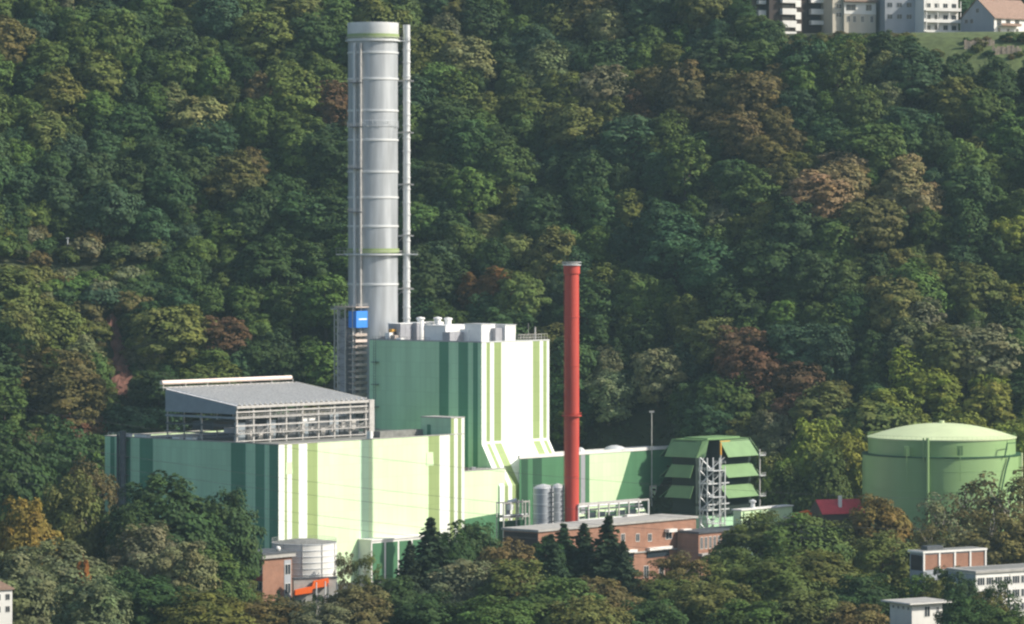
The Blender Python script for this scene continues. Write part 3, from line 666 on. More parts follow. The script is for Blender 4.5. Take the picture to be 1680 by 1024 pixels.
# ------------------------------------------------------------------ red chimney
KY = 1320.0
rc = thing("red_chimney", "slender bright red chimney with white crown in front of the low hall", "chimney", (W(938, KY), KY, 0))
rr = 12/F*KY; zt_ = Z(436, KY)
mb = MB(); mb.lathe([(rr*.98, -8), (rr*1.0, 20), (rr*1.02, 50), (rr*.98, zt_-3)], M['red'], 32)
mb.lathe([(rr*.98, zt_-3), (rr*1.12, zt_-2.6), (rr*1.12, zt_-.2), (rr*1.12, zt_)], M['red'], 32); mb.build("shaft", rc, True)
mb = MB(); mb.lathe([(rr*1.12, zt_), (rr*1.3, zt_+.1), (rr*1.3, zt_+.35), (rr*.95, zt_+.4)], M['silverlt'], 32); mb.lathe([(rr*.95, zt_+.4), (rr*.95, zt_+.9), (rr*.85, zt_+.9), (rr*.85, zt_-2)], M['concrete'], 32)
for k in range(12):
    t = 2*PI*k/12; p = Vector((math.cos(t)*rr*1.28, math.sin(t)*rr*1.28, zt_+.3)); mb.bar(p, p+Vector((0, 0, .95)), .09, M['silverlt'])
mb.lathe([(rr*1.24, zt_+1.15), (rr*1.32, zt_+1.15), (rr*1.32, zt_+1.3), (rr*1.24, zt_+1.3)], M['silverlt'], 32); mb.build("crown_gallery", rc)
z = Z(682, KY); mb = MB(); mb.lathe([(rr*1.0, z-.3), (rr*1.35, z-.2), (rr*1.35, z+.15), (rr*1.0, z+.2)], M['red'], 32); mb.lathe([(rr*1.28, z+.9), (rr*1.34, z+.9), (rr*1.34, z+1.02), (rr*1.28, z+1.02)], M['red'], 32)
for k in range(14):
    t = 2*PI*k/14; p = Vector((math.cos(t)*rr*1.31, math.sin(t)*rr*1.31, z)); mb.bar(p, p+Vector((0, 0, 1)), .07, M['red'])
mb.build("gallery", rc)
for py in (520, 600, 780):
    z = Z(py, KY); mb = MB(); mb.lathe([(rr*1.0, z-.2), (rr*1.045, z-.15), (rr*1.045, z+.15), (rr*1.0, z+.2)], M['red'], 32); mb.build("band", rc, True)
mb = MB()
for q in (-.3, .3): mb.box(-rr*1.0-.25+0, -rr*1.0-.15, q-.05, q+.05, -2, zt_, M['red'])
for z in np.arange(0, zt_, 1.0): mb.box(-rr-.22, -rr-.16, -.3, .3, z, z+.07, M['red'])
mb.build("ladder", rc)

# ------------------------------------------------------------------ silos
for i, (px, w2, pyt, Ys, lab) in enumerate(((891.5, 16.5, 797, 1312, "large silver silo left of the red chimney"), (915, 10.5, 796, 1318, "narrow silver silo tucked against the red chimney"))):
    s = thing("silo", lab, "silo", (W(px, Ys), Ys, 0), 0, "silver silos beside the red chimney"); r = w2/F*Ys; z1 = Z(pyt+4, Ys)
    mb = MB(); mb.lathe([(r, 3), (r, z1)], M['silver'], 32); mb.lathe([(r+.12, z1), (r*.6, z1+1.0), (.2, z1+1.4)], M['silverlt'], 32); mb.build("shell", s, True)
    for z in np.arange(6, z1, 3.2):
        mb = MB(); mb.lathe([(r, z), (r+.08, z+.03), (r+.08, z+.2), (r, z+.23)], M['silverlt'], 32); mb.build("hoop", s, True)
    mb = MB(); railing(mb, [(-r, -r*.3, z1), (0, -r, z1), (r, -r*.3, z1)], 1.2, .9, M['steel'], .07); mb.build("railing", s)
    mb = MB(); mb.box(r*.75, r*.75+.5, -r*.8, -r*.7, 3, z1+1, M['dsteel'])
    for z in np.arange(5, z1, 1.6): mb.box(r*.55, r*1.05, -r*.95, -r*.72, z, z+.3, M['dsteel'])
    mb.build("ladder", s)
    mb = MB(); mb.lathe([(r*.9, -9), (r*.9, 3)], M['concrete'], 24); mb.build("plinth", s)
# pipe bridge left of silos
FP = Frame(826, 1318, 49)
pb = thing("pipe_bridge", "small steel pipe rack with white vent cowl left of the silver silos", "pipe rack", FP.loc(0, 0, 0), RZ)
PL = FP.u(868); 
mb = MB()
for z in (Z(826, 1318), Z(850, 1318), Z(874, 1318)): mb.box(0, PL, -.2, .2, z-.2, z+.2, M['steel']); mb.box(0, PL, 2.8, 3.1, z-.15, z+.15, M['dsteel'])
for u in (0, PL*.5, PL*.85, PL): mb.box(u-.18, u+.18, -.18, .18, -9, Z(824, 1318), M['steel']); mb.box(u-.18, u+.18, 2.8, 3.1, -9, Z(824, 1318), M['steel'])
mb.build("frame", pb)
mb = MB(); mb.tube((PL*.3, 1.5, Z(850, 1318)), (PL*.3, 1.5, Z(826, 1318)), .8, .8, M['greybox'], 12); mb.tube((PL*.3+.3, .6, Z(838, 1318)), (PL*.3+.3, .6, Z(829, 1318)), 1.1, 1.1, M['white2'], 12); mb.tube((PL*.3, 1.5, Z(826, 1318)), (PL*.3+2.3, -.4, Z(822, 1318)), .7, .7, M['silverlt'], 12); mb.build("vent_cowl", pb, True)
for k in range(3): mb = MB(); mb.tube((0, .5+k*.7, Z(850, 1318)+.6), (PL, .5+k*.7, Z(850, 1318)+.6), .25, .25, M['dgreen'] if k else M['silverlt'], 8); mb.build("pipe", pb)
mb = MB(); mb.box(PL*.02, PL*.9, .6, 2.4, -9, Z(856, 1318), M['dgreen']); mb.build("cabinet", pb)

# conveyor bridge right of red chimney
FB = Frame(949, 1318, 49)
cb = thing("glazed_steel_gantry", "long steel gantry with green panels right of the red chimney base", "gantry", FB.loc(0, 0, 0), RZ)
GL = FB.u(1064); zg1 = Z(829, 1318); zg0 = Z(854, 1318)
mb = MB(); mb.box(-.2, GL, -.3, .3, zg1-.25, zg1+.3, M['steel']); mb.box(0, GL, -.3, .3, zg0-.3, zg0+.25, M['silverlt']); mb.box(0, GL, 3.8, 4.3, zg1-.2, zg1+.2, M['steel'])
mb.box(0, GL, -.5, 4.4, zg0-.6, zg0-.32, M['concrete']); mb.build("girder", cb)
for k in range(8):
    u = GL*k/7; mb = MB(); mb.box(u-.2, u+.2, -.2, .2, -9, zg1-.26, M['silverlt'] if k in (0, 1, 7) else M['steel']); mb.build("post", cb)
for k in range(7):
    u0 = GL*k/7+.3; u1 = GL*(k+1)/7-.3; mb = MB(); zq = zg0+ (zg1-zg0)*(.55 if k % 3 else .35)
    mb.box(u0, u1, 1.0, 1.3, zg0+.3, zq, M['dgreen'] if k % 2 else M['pale']); mb.box(u0+.3, u1-.6, .8, 1.0, zg0+.5, zq-.6, M['glass']); mb.build("panel", cb)
for k in range(4): mb = MB(); mb.tube((0, 1.6+k*.6, zg0+.8+k*1.1), (GL, 1.6+k*.6, zg0+.8+k*1.1), .3, .3, M['silverlt'] if k % 2 else M['greybox'], 8); mb.build("pipe", cb)
mb = MB(); mb.box(GL*.2, GL*.55, -2.6, -.8, zg0-1.6, zg0-.1, M['white2']); mb.box(GL*.62, GL*.9, -2.2, -.8, zg0-1.0, zg0+.7, M['plaster']); mb.build("white_unit", cb)

# ------------------------------------------------------------------ E: brick works building
FE = Frame(883, 1268, 49)
be = thing("brick_works_building", "long red brick works building with flat grey roof behind the dark spruces", "brick building", FE.loc(0, 0, 0), RZ)
EU = FE.u(1142); EV = FE.v(826); EZ = Z(873, 1268)
mb = MB(); mb.box(0, EU, 0, EV, -14, EZ, M['brick']); mb.build("wall", be)
mb = MB(); mb.box(-.6, EU+.5, -.6, EV+.5, EZ, EZ+.7, M['concrete']); mb.build("roof", be)
mb = MB(); mb.box(-.06, -.01, .3, EV-.3, -12, EZ-.5, M['brown']); mb.build("shade_facing", be)  # dark sheet puts the shadow of the left face into the colour
zc_ = EZ-9.3
for u0, u1 in ((FE.u(1010), FE.u(1040)), (FE.u(1060), FE.u(1098)), (FE.u(888), FE.u(912))):
    mb = MB(); mb.box(u0, u1, -1.6, -.02, zc_, zc_+.9, M['plaster']); mb.build("canopy", be)
    mb = MB(); mb.box(u0+.3, u1-.3, -.3, -.02, zc_-2.4, zc_-.1, M['glass']); mb.build("window_band", be)
mb = MB(); mb.box(FE.u(1004), EU, -.5, -.01, zc_-.5, zc_-.05, M['concrete']); mb.build("ledge", be)
for px in (1097, 1121):
    u = FE.u(px); z = FE.z(872, u, 0); mb = MB(); mb.box(u-2.2, u+2.2, -2.0, -.02, z-.1, z+.9, M['plaster']); mb.build("window_hood", be); window(be, u, z-1.4, 3.4, 2.4, 0, 'plaster')
for px in (1022, 1046, 1066):
    u = FE.u(px); z = FE.z(882, u, 0); window(be, u, z, 2.0, 2.6, 0, 'plaster')
for px in (1015, 1035, 1060, 1085, 1112):
    u = FE.u(px); z = FE.z(938, u, 0); window(be, u, z, 2.6, 4.0, 0, 'plaster')
# lower wing with tall narrow white-framed windows
FW = Frame(1146, 1315, 49)
bw = thing("brick_wing", "low brick wing with a row of narrow white framed windows", "brick building", FW.loc(0, 0, 0), RZ)
WU = FW.u(1240); WZ = Z(876, 1315)
mb = MB(); mb.box(0, WU, 0, 9, -14, WZ, M['brick']); mb.build("wall", bw)
mb = MB(); mb.box(-.4, WU+.4, -.5, 9.3, WZ, WZ+.7, M['dsteel']); mb.build("roof", bw)
for k in range(8):
    u = 1.6+k*2.35
    if u < WU-1: window(bw, u, WZ-3.2, 1.5, 4.0, 0, 'plaster')
mb = MB(); mb.box(-.2, WU+.2, -1.8, -.02, WZ-7.4, WZ-6.5, M['concrete']); mb.build("canopy", bw)

# ------------------------------------------------------------------ F: small brick block and G: grey tank, lower left
FF = Frame(431, 1236, 49)
sb = thing("small_brick_block", "small brick block with dark flat roof left of the grey ribbed tank", "brick building", FF.loc(0, 0, 0), RZ)
SU = FF.u(479); SV = FF.v(392); SZ = Z(917, 1236)
mb = MB(); mb.box(0, SU, 0, SV, -16, SZ, M['brick']); mb.build("wall", sb)
mb = MB(); mb.box(-.9, SU+.8, -.9, SV+.8, SZ, SZ+1.2, M['concrete']); mb.box(-1.1, SU+1, -1.1, SV+1, SZ+1.2, SZ+1.9, M['dsteel']); mb.build("roof", sb)
u0 = FF.u(466); u1 = FF.u(477)
mb = MB(); mb.box(u0, u1, -.12, -.01, SZ-16, SZ-1, M['greyplaster']); mb.build("stair_strip", sb)
for z in (SZ-4, SZ-10): window(sb, (u0+u1)/2, z, 2.6, 3.4, -.12, 'plaster')
for k in range(3):
    for j in range(4): window(sb, SV*(.16+.22*j), SZ-3.2-k*5.4, 3.0, 2.8, 0, 'plaster', 'y')
for k in range(2):
    mb = MB(); mb.box(-.14, -.01, .4, SV-.3, SZ-6.9-k*5.4, SZ-5.3-k*5.4, M['redroof']); mb.build("red_band", sb)
mb = MB(); mb.lathe([(.05, SZ+1.9), (.7, SZ+2.1), (.9, SZ+2.7), (.6, SZ+3.3), (.05, SZ+3.5)], M['plaster'], 14, SU*.6, 1); mb.build("radome", sb, True)
GY = 1262.0
gt = thing("grey_ribbed_tank", "squat round grey ribbed tank beside the small brick block", "tank", (W(499, GY), GY, 0))
gr = 53/F*GY; gz = Z(890, GY)
mb = MB(); mb.lathe([(gr, -16), (gr, gz)], M['plaster'], 64); mb.lathe([(gr, gz), (gr*.5, gz+.9), (.1, gz+1.1)], M['roofgrey'], 64); mb.build("shell", gt, True)
for z in np.arange(-13, gz, 1.9):
    mb = MB(); mb.lathe([(gr, z), (gr+.14, z+.05), (gr+.14, z+.3), (gr, z+.35)], M['silverlt'], 64); mb.build("rib", gt, True)
for k in range(5):
    t = PI+PI*(k+.5)/5; mb = MB(); mb.box(math.cos(t)*(gr+.1)-.12, math.cos(t)*(gr+.1)+.12, math.sin(t)*(gr+.1)-.12, math.sin(t)*(gr+.1)+.12, -16, gz+.5, M['steel']); mb.build("stiffener", gt)
mb = MB()
for k in range(48):
    t = 2*PI*k/48; p = Vector((math.cos(t)*gr, math.sin(t)*gr, gz)); q = Vector((math.cos(t+2*PI/48)*gr, math.sin(t+2*PI/48)*gr, gz)); mb.bar(p, p+Vector((0, 0, 1.3)), .06, M['steel']); mb.bar(p+Vector((0, 0, 1.3)), q+Vector((0, 0, 1.3)), .07, M['steel']); mb.bar(p+Vector((0, 0, .7)), q+Vector((0, 0, .7)), .05, M['steel'])
mb.build("railing", gt)
# concrete bund + orange stair
FO = Frame(482, 1240, 20)
ob = thing("concrete_bund", "pale concrete bund wall in front of the grey ribbed tank", "wall", FO.loc(0, 0, 0), FO.a)
OU = FO.u(553); mb = MB(); mb.box(0, OU, 0, 1.2, -16, Z(951, 1240), M['concrete']); mb.build("wall", ob)
mb = MB(); mb.box(-.2, OU+.2, -.2, 1.4, Z(951, 1240), Z(951, 1240)+.5, M['dsteel']); mb.build("coping", ob)
os_ = MB(); z0 = Z(977, 1238); L = FO.u(537)
os_.prism([(0, z0), (L*.5, z0+.6), (L*.52, z0+1.8), (L, z0+2.6), (L, z0+5.0), (L*.55, z0+4.2), (L*.5, z0+2.6), (0, z0+1.6)], -1.6, -.4, M['orange'])
p = FO.P(0, 0); tag(os_.build("orange_chute", loc=(p.x, p.y, 0), rz=FO.a), "bright orange stepped chute in front of the grey ribbed tank", "chute")
mb = MB()
for k in range(6): mb.box(0, 4, 0, 5, -16+k*2.2, -15.7+k*2.2, M['steel'])
for (x, y) in ((0, 0), (4, 0), (0, 5), (4, 5)): mb.box(x-.15, x+.15, y-.15, y+.15, -16, Z(955, 1236), M['silverlt'])
for k in range(5): mb.bar((0, 0, -14+k*2.2), (4, 0, -12+k*2.2), .12, M['silverlt'])
tag(mb.build("scaffold_tower", loc=(W(538, 1232), 1232, 0), rz=RZ), "pale scaffold tower at the right foot of the grey ribbed tank", "scaffold")

# green gated lean-to at foot of hall
gu0 = FA.u(609, -6); gu1 = FA.u(700, -6)
lt = thing("green_lean_to", "low green lean-to with white roof edge at the foot of the long hall", "lean-to", FA.loc(gu0, -6, 0), RZ)
lz = FA.z(888, gu0, -6); GLn = gu1-gu0
mb = MB(); mb.box(0, GLn, 0, 5.9, -14, lz, M['plaster']); mb.build("wall", lt)
mb = MB(); mb.box(-.2, GLn+.2, -.3, 5.9, lz, lz+.5, M['plaster']); mb.build("roof", lt)
for k in range(4):
    a = .6+k*(GLn-1)/4; mb = MB(); mb.box(a, a+(GLn-1)/4-.9, -.1, -.01, -8, lz-.8, M['sgreen']); mb.build("shutter", lt)

# ------------------------------------------------------------------ lower right buildings
FQ = Frame(1515, 1170, 32)
pq = thing("brick_panel_block", "flat roofed block with white frame and brick panels at the lower right", "office block", FQ.loc(0, 0, 0), FQ.a)
QU = FQ.u(1616); QV = 6.5; QZ = Z(908, 1170); QB = Z(937, 1170)
mb = MB(); mb.box(0, QU, 0, QV, -16, QZ, M['greyplaster']); mb.build("wall", pq)
mb = MB(); mb.box(-.5, QU+.5, -.5, QV+.5, QZ, QZ+.6, M['plaster']); mb.box(0, QU, 0, QV, QZ+.6, QZ+.65, M['roofgrey']); mb.box(3, 9, 2, 5, QZ+.6, QZ+1.8, M['dsteel']); mb.build("roof", pq)
n = 4
for k in range(n):
    a = QU*k/n; b = QU*(k+1)/n; mb = MB(); mb.box(a+.45, b-.45, -.12, -.01, QB+.3, QZ-.5, M['brick']); mb.build("brick_panel", pq)
for k in range(n+1):
    a = QU*k/n; mb = MB(); mb.box(a-.3, a+.3, -.4, -.13, QB, QZ, M['plaster']); mb.build("pilaster", pq)
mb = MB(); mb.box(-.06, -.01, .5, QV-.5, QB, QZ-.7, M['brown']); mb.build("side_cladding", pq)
for r_ in range(3):
    for k in range(5): window(pq, QU*(k+.5)/5, QB-3-r_*3.6, 2.6, 1.9, 0, 'plaster', 'x')
FV = Frame(1601, 1135, 32)
wq = thing("white_grid_office", "white office block with window grid at the right picture edge", "office block", FV.loc(0, 0, 0), FV.a)
VU = 30; VV = FV.v(1556); VZ = Z(941, 1135)
mb = MB(); mb.box(0, VU, 0, VV, -16, VZ, M['plaster']); mb.build("wall", wq)
mb = MB(); mb.box(-.4, VU+.4, -.5, VV+.6, VZ, VZ+.7, M['concrete']); mb.box(2, VU-2, 2, VV-1, VZ+.7, VZ+.75, M['roofgrey']); mb.build("roof", wq)
for r_ in range(4):
    for k in range(9): window(wq, 1.9+k*3.2, VZ-2.4-r_*3.9, 2.7, 2.3, 0, 'plaster', 'x', None, 2)
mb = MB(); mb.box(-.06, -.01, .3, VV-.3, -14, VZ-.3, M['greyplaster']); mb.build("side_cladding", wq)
FG = Frame(1496, 1095, 32)
pv = thing("white_pavilion", "small white pavilion with flat overhanging roof at the bottom right", "pavilion", FG.loc(0, 0, 0), FG.a)
GU = FG.u(1546); GV = FG.v(1460); GZ = Z(992, 1095)
mb = MB(); mb.box(0, GU, 0, GV, -14, GZ, M['plaster']); mb.build("wall", pv)
mb = MB(); mb.box(-1.8, GU+3, -1.6, GV+1.6, GZ, GZ+.5, M['concrete']); mb.box(-1.9, GU+3.1, -1.7, GV+1.7, GZ+.15, GZ+.4, M['plaster']); mb.build("roof", pv)
window(pv, GU*.5, GZ-2.2, 2.0, 3.0, 0, 'plaster'); window(pv, GU*.85, GZ-2.0, 1.0, 2.0, 0, 'plaster')
for k in range(4): window(pv, GV*(.15+.23*k), GZ-1.2, 1.0, 1.0, 0, 'plaster', 'y')
# white house at left edge
FL = Frame(6, 1110, 30)
wl = thing("white_house", "white house corner at the bottom left picture edge", "house", FL.loc(0, 0, 0), FL.a)
lz = Z(968, 1110); mb = MB(); mb.box(-8, 2.6, 0, 9, -16, lz, M['plaster']); mb.build("wall", wl)
mb = MB(); mb.prism([(-8.5, lz), (3.1, lz), (3.1, lz+.4), (-2.7, lz+3.4), (-8.5, lz+.4)], -.5, 9.5, M['tile']); mb.build("roof", wl)
for z in (lz-2, lz-5.4): window(wl, 1.2, z, 1.3, 1.7, 0, 'concrete'); window(wl, -1.6, z, 1.3, 1.7, 0, 'concrete')

# small red round sign (lower middle)
mb = MB(); x = W(626, 1205); mb.tube((x, 1205, T(x, 1205)), (x, 1205, Z(990, 1205)), .12, .12, M['steel'], 8); mb.tube((x, 1204.8, Z(995, 1205)), (x, 1204.95, Z(995, 1205)), 1.2, 1.2, M['redroof'], 20)
tag(mb.build("red_disc_sign"), "small round red sign among the trees below the long hall", "sign")

# ------------------------------------------------------------------ upper right houses
def hz(py, Y): return Z(py, Y)
HY = 1668.0
# apartment block with white balconies
FH = Frame(1268, HY-4, 24)
ab = thing("balcony_apartment_block", "dark brown apartment block with stacked white balconies on the hilltop", "apartment block", FH.loc(0, 0, 0), FH.a)
mb = MB(); e0, e1 = FH.u(1240), FH.u(1262); f1 = FH.u(1316); g1 = FH.u(1366)
mb.box(e0, e1, 5, 18, 168, 225, M['brown']); mb.box(e1, f1, 0, 18, 168, 225, M['brown']); mb.box(f1, g1, 4, 18, 168, 225, M['brown']); mb.build("wall", ab)
mb = MB(); mb.box(e0, g1, -.5, 18.5, 225, 226, M['concrete']); mb.build("roof", ab)
def balc(px0, px1, v, rows):
    a, b = FH.u(px0, v), FH.u(px1, v)
    for (p0, p1) in rows:
        z1 = FH.z(p0, a, v); z0 = FH.z(p1, a, v); mb = MB()
        mb.box(a, b, v-2.2, v-2.0, z0, z1, M['plaster']); mb.box(b-.2, b, v-2.0, v, z0, z1, M['plaster']); mb.box(a, a+.2, v-2.0, v, z0, z1, M['plaster']); mb.box(a+.2, b-.2, v-2.0, v, z0, z0+.25, M['plaster']); mb.build("balcony", ab)
        mb = MB(); mb.box(a+.8, b-2, v-.06, v-.01, z1+.1, z1+1.6, M['glass']); mb.build("window", ab)
balc(1241, 1261, 5, [(-14, -8), (1, 7), (17, 26)])
balc(1280, 1303, 0, [(-20, -10), (-3, 5), (14, 24), (34, 45), (52, 60)])
balc(1327, 1350, 4, [(-18, -10), (-3, 5), (15, 24), (34, 41)])
mb = MB(); u = FH.u(1309); 
for py in (-10, 8, 28, 47): z = FH.z(py, u, 0); mb.box(u-1.3, u+1.3, -.5, -.01, z-1, z+2, M['plaster'])
mb.build("stair_window", ab)
def simple_house(px0, Y, deg, pxr, depth, pyt, name, label, m, rows, cols, wm='plaster', base=170, lowpy=55, rm='roofgrey', skip_end=False):
    fr = Frame(px0, Y, deg); th_ = thing(name, label, "house", fr.loc(0, 0, 0), fr.a)
    L = fr.u(pxr); zt = Z(pyt, Y); mb = MB(); mb.box(0, L, 0, depth, base, zt, M[m]); mb.build("wall", th_)
    mb = MB(); mb.box(-.3, L+.3, -.3, depth+.3, zt, zt+.5, M[rm]); mb.build("roof", th_)
    for (pa) in rows:
        for c in range(cols):
            z = Z(pa, Y); window(th_, L*(c+.5)/cols, z, min(2.6, L/cols*.55), 2.0, 0, wm)
    return fr, th_, L, zt
simple_house(1366, HY, 22, 1386, 12, 2-12, "grey_house", "narrow grey brown rendered house beside the dark balcony block", "cream", (10, 24), 1)
fr, h2, L, zt = simple_house(1385, HY, 18, 1437, 12, -3, "cream_house", "cream two storey house with white upper band and large windows on the hilltop", "cream", (), 3)
mb = MB(); mb.box(0, L, -.15, -.01, Z(23, HY), Z(4, HY), M['plaster']); mb.build("white_band", h2)
for px, wd in ((1396, 4.4), (1425, 2.6)): u = fr.u(px); window(h2, u, Z(12, HY), wd, 2.6, -.15, 'concrete')
for px in (1392, 1402, 1415, 1430): u = fr.u(px); window(h2, u, Z(31, HY), 1.5, 2.8, 0, 'plaster')
mb = MB(); mb.box(-.4, L+.4, -1.6, 0, Z(3, HY), Z(1, HY)+.2, M['tile']); mb.build("eaves", h2)
fr, h3, L, zt = simple_house(1452, HY-2, 12, 1515, 14, -16, "blue_grey_house", "plain blue grey rendered house with small square windows on the hilltop", "greyplaster", (8, 27), 4, 'greyplaster')
# white balcony house
fr, h4, L, zt = simple_house(1516, HY-6, 24, 1572, 13, -10, "white_balcony_house", "white three storey house with full width balconies on the hilltop", "plaster", (9, 28, 45), 4, 'concrete')
for p0, p1 in ((12, 18), (31, 37), (49, 53)):
    mb = MB(); mb.box(-.3, L+.2, -2.2, -.01, Z(p1, HY-6), Z(p1, HY-6)+.3, M['plaster']); mb.box(-.3, L+.2, -2.3, -2.2, Z(p1, HY-6), Z(p0, HY-6)-.2, M['plaster'])
    for k in range(4): mb.box(L*k/3-.15, L*k/3+.15, -2.2, -2.0, Z(p1, HY-6), Z(p1, HY-6)+4.3, M['plaster'])
    mb.build("balcony", h4)
# gable house
FZ = Frame(1631, HY-16, 40)
gh = thing("gable_house", "gabled house with shade painted on its gable and brown tiled roof at the top right corner", "house", FZ.loc(0, 0, 0), FZ.a)
zu = Z(27, HY-16); GVv = FZ.v(1577); GUu = 26; zp = Z(-4, HY-16)
mb = MB()
mb.poly([(0, GVv, 168), (0, 0, 168), (0, 0, zu), (0, GVv*.5, zp), (0, GVv, zu)], M['greyplaster'])  # grey gable has the shade of the left face put into its colour
mb.poly([(GUu, 0, 168), (GUu, GVv, 168), (GUu, GVv, zu), (GUu, GVv*.5, zp), (GUu, 0, zu)], M['plaster'])
mb.quad((0, 0, 168), (GUu, 0, 168), (GUu, 0, zu), (0, 0, zu), M['plaster']); mb.quad((GUu, GVv, 168), (0, GVv, 168), (0, GVv, zu), (GUu, GVv, zu), M['plaster'])
mb.build("wall", gh)
mb = MB()
for s in (0, 1):
    y0, y1 = (-.9, GVv*.5) if s == 0 else (GVv+.9, GVv*.5)
    a = [(-.5, y0, zu-.5), (GUu+.5, y0, zu-.5), (GUu+.5, y1, zp+.15), (-.5, y1, zp+.15)]
    mb.quad(*(a if s == 0 else a[::-1]), M['tile']); b = [(x, y, z-.3) for x, y, z in a]; mb.quad(*(b[::-1] if s == 0 else b), M['tile'])
    for i in range(4): mb.quad(a[i], b[i], b[(i+1) % 4], a[(i+1) % 4], M['tile'])
mb.build("roof", gh)
for k in range(3): u = 3+k*5.5; window(gh, u, Z(36, HY-16), 2.6, 2.4, 0, 'brown'); window(gh, u, Z(50, HY-16), 1.6, 2.2, 0, 'concrete')
for v_, py in ((GVv*.5, 16), (GVv*.68, 33), (GVv*.84, 33)): window(gh, v_, Z(py, HY-16), 1.8, 1.8, 0, 'concrete', 'y')
mb = MB(); mb.box(-.01+2, 14, -2.4, -.01, Z(42, HY-16), Z(42, HY-16)+.3, M['plaster']); mb.box(2, 14, -2.5, -2.4, Z(42, HY-16), Z(38, HY-16), M['tile']); mb.build("balcony", gh)
mb = MB(); mb.box(8, 9.4, GVv*.5-.7, GVv*.5+.7, zp-1, zp+2.2, M['brick']); mb.build("chimney", gh)
for k, (pa, pb_, py, lab) in enumerate(((1582, 1632, 71, "upper pale stone garden wall below the gabled house"), (1628, 1676, 81, "lower pale stone garden wall below the gabled house"))):
    Yw = (ground_at((pa+pb_)/2, py+6) or 1640)-1.5; mb = MB(); x0, x1 = W(pa, Yw), W(pb_, Yw); n = 12
    for i in range(n):
        a = x0+(x1-x0)*i/n; b = x0+(x1-x0)*(i+1)/n-.1; z = Z(py, Yw)+random.uniform(-.5, .5)
        mb.box(a, b, Yw+random.uniform(-.5, 0), Yw+1, z-6, z+1.2+random.uniform(-.3, .4), M['stone'])
    tag(mb.build("stone_garden_wall"), lab, "garden wall", "stone garden walls on the hilltop")

# lawn patch below the houses, path and red rock on the left slope
xs2 = np.linspace(W(1496, 1640), W(1730, 1640), 36); ys2 = np.linspace(1600, 1646, 16)
lw = grid_mesh("lawn", list(xs2), list(ys2), M['grass'], .25); lw['kind'] = 'structure'
xs3 = np.linspace(-215, -132, 26); me_v = []; me_f = []
for i, x in enumerate(xs3):
    y = ypath(x); z = max(T(x, y-2), T(x, y+2))+.2; me_v += [(x, y-1.1, z), (x, y+1.1, z)]
    if i: me_f.append((2*i-2, 2*i, 2*i+1, 2*i-1))
me = bpy.data.meshes.new("path"); me.from_pydata(me_v, [], me_f); me.materials.append(M['pathm']); po = bpy.data.objects.new("path", me); COL.objects.link(po); po['kind'] = 'structure'
# pole by the path
yq = (ground_at(111, 433) or 1530); xp = W(111, yq); zp0 = T(xp, yq)
mb = MB(); ztp = Z(390, yq); mb.tube((xp, yq, zp0-1), (xp, yq, ztp), .28, .2, M['silverlt'], 8); mb.box(xp-.5, xp+.5, yq-.4, yq+.4, ztp-.4, ztp, M['silverlt'])
tag(mb.build("lamp_pole"), "lone pale pole beside the path on the left slope", "pole")
# red rock face
rk = MB(); pts = []
for i in range(15):
    py = 524+i*9.5; cx = 181+i*2.4 if i < 8 else 199+math.sin(i*1.4)*4; hw = (7 if i < 4 else 10 if i < 8 else 15)+random.uniform(-2, 3); row = []
    for j in range(6):
        pj = cx+hw*(-1+2*j/5); Yg = (ground_at(pj, py, 1380) or 1430)+random.uniform(-1, 1); row.append((W(pj, Yg), Yg, T(W(pj, Yg), Yg)+random.uniform(.3, 1.8)))
    pts.append(row)
for i in range(14):
    for j in range(5): rk.quad(pts[i+1][j], pts[i+1][j+1], pts[i][j+1], pts[i][j], M['rock'])
ROCKPTS = pts
rko = rk.build("rock_face"); rko['kind'] = 'structure'

# ------------------------------------------------------------------ overhead wires
def wire(y0, Yd, lab):
    pts = []
    for i in range(41):
        px = -60+i*46; py = y0 + .145*(px-277) - .5*.00009*(px-277)**2
        pts.append(Vector((W(px, Yd), Yd, Z(py, Yd))))
    mb = MB()
    for p, q in zip(pts[:-1], pts[1:]): mb.tube(p, q, .045, .045, M['wire'], 5, False)
    o = mb.build("power_line")
    tag(o, lab, "power line", "overhead wires crossing in front of the long hall")
for k, (y0, lab) in enumerate(((708, "uppermost overhead wire crossing in front of the long pale hall"), (759, "second overhead wire from the top crossing the long pale hall"), (781, "middle overhead wire crossing the long pale hall"), (813, "second lowest overhead wire crossing the long pale hall"), (829, "lowest overhead wire crossing the long pale hall"))):
    wire(y0, 1215+3*k, lab)

# ------------------------------------------------------------------ trees
def mesh_from_quads(name, C, A, B, tint, m):
    """C centres, A,B half axes (n,3)"""
    n = len(C); V = np.empty((n*4, 3), np.float32)
    V[0::4] = C-A-B*.6; V[1::4] = C+A*.35-B; V[2::4] = C+A+B*.5; V[3::4] = C-A*.3+B
    me = bpy.data.meshes.new(name); me.vertices.add(n*4); me.vertices.foreach_set("co", V.ravel())
    me.loops.add(n*4); me.loops.foreach_set("vertex_index", np.arange(n*4, dtype=np.int32))
    me.polygons.add(n); me.polygons.foreach_set("loop_start", np.arange(0, n*4, 4, dtype=np.int32))
    me.update(calc_edges=True)
    at = me.color_attributes.new("tint", 'FLOAT_COLOR', 'POINT')
    cl = np.ones((n*4, 4), np.float32); cl[:, :3] = np.repeat(tint, 4, axis=0); at.data.foreach_set("color", cl.ravel())
    me.materials.append(m); return me
def unit(v): return v/np.maximum(1e-6, np.linalg.norm(v, axis=1))[:, None]
def leaves(P, N, size, tint):
    n = len(P); N = unit(N + rng.normal(0, .42, (n, 3))); t = unit(np.cross(N, rng.normal(0, 1, (n, 3)))); b = np.cross(N, t)
    s = size*rng.uniform(.6, 1.35, n)[:, None]
    return P, t*s, b*s*.75, tint
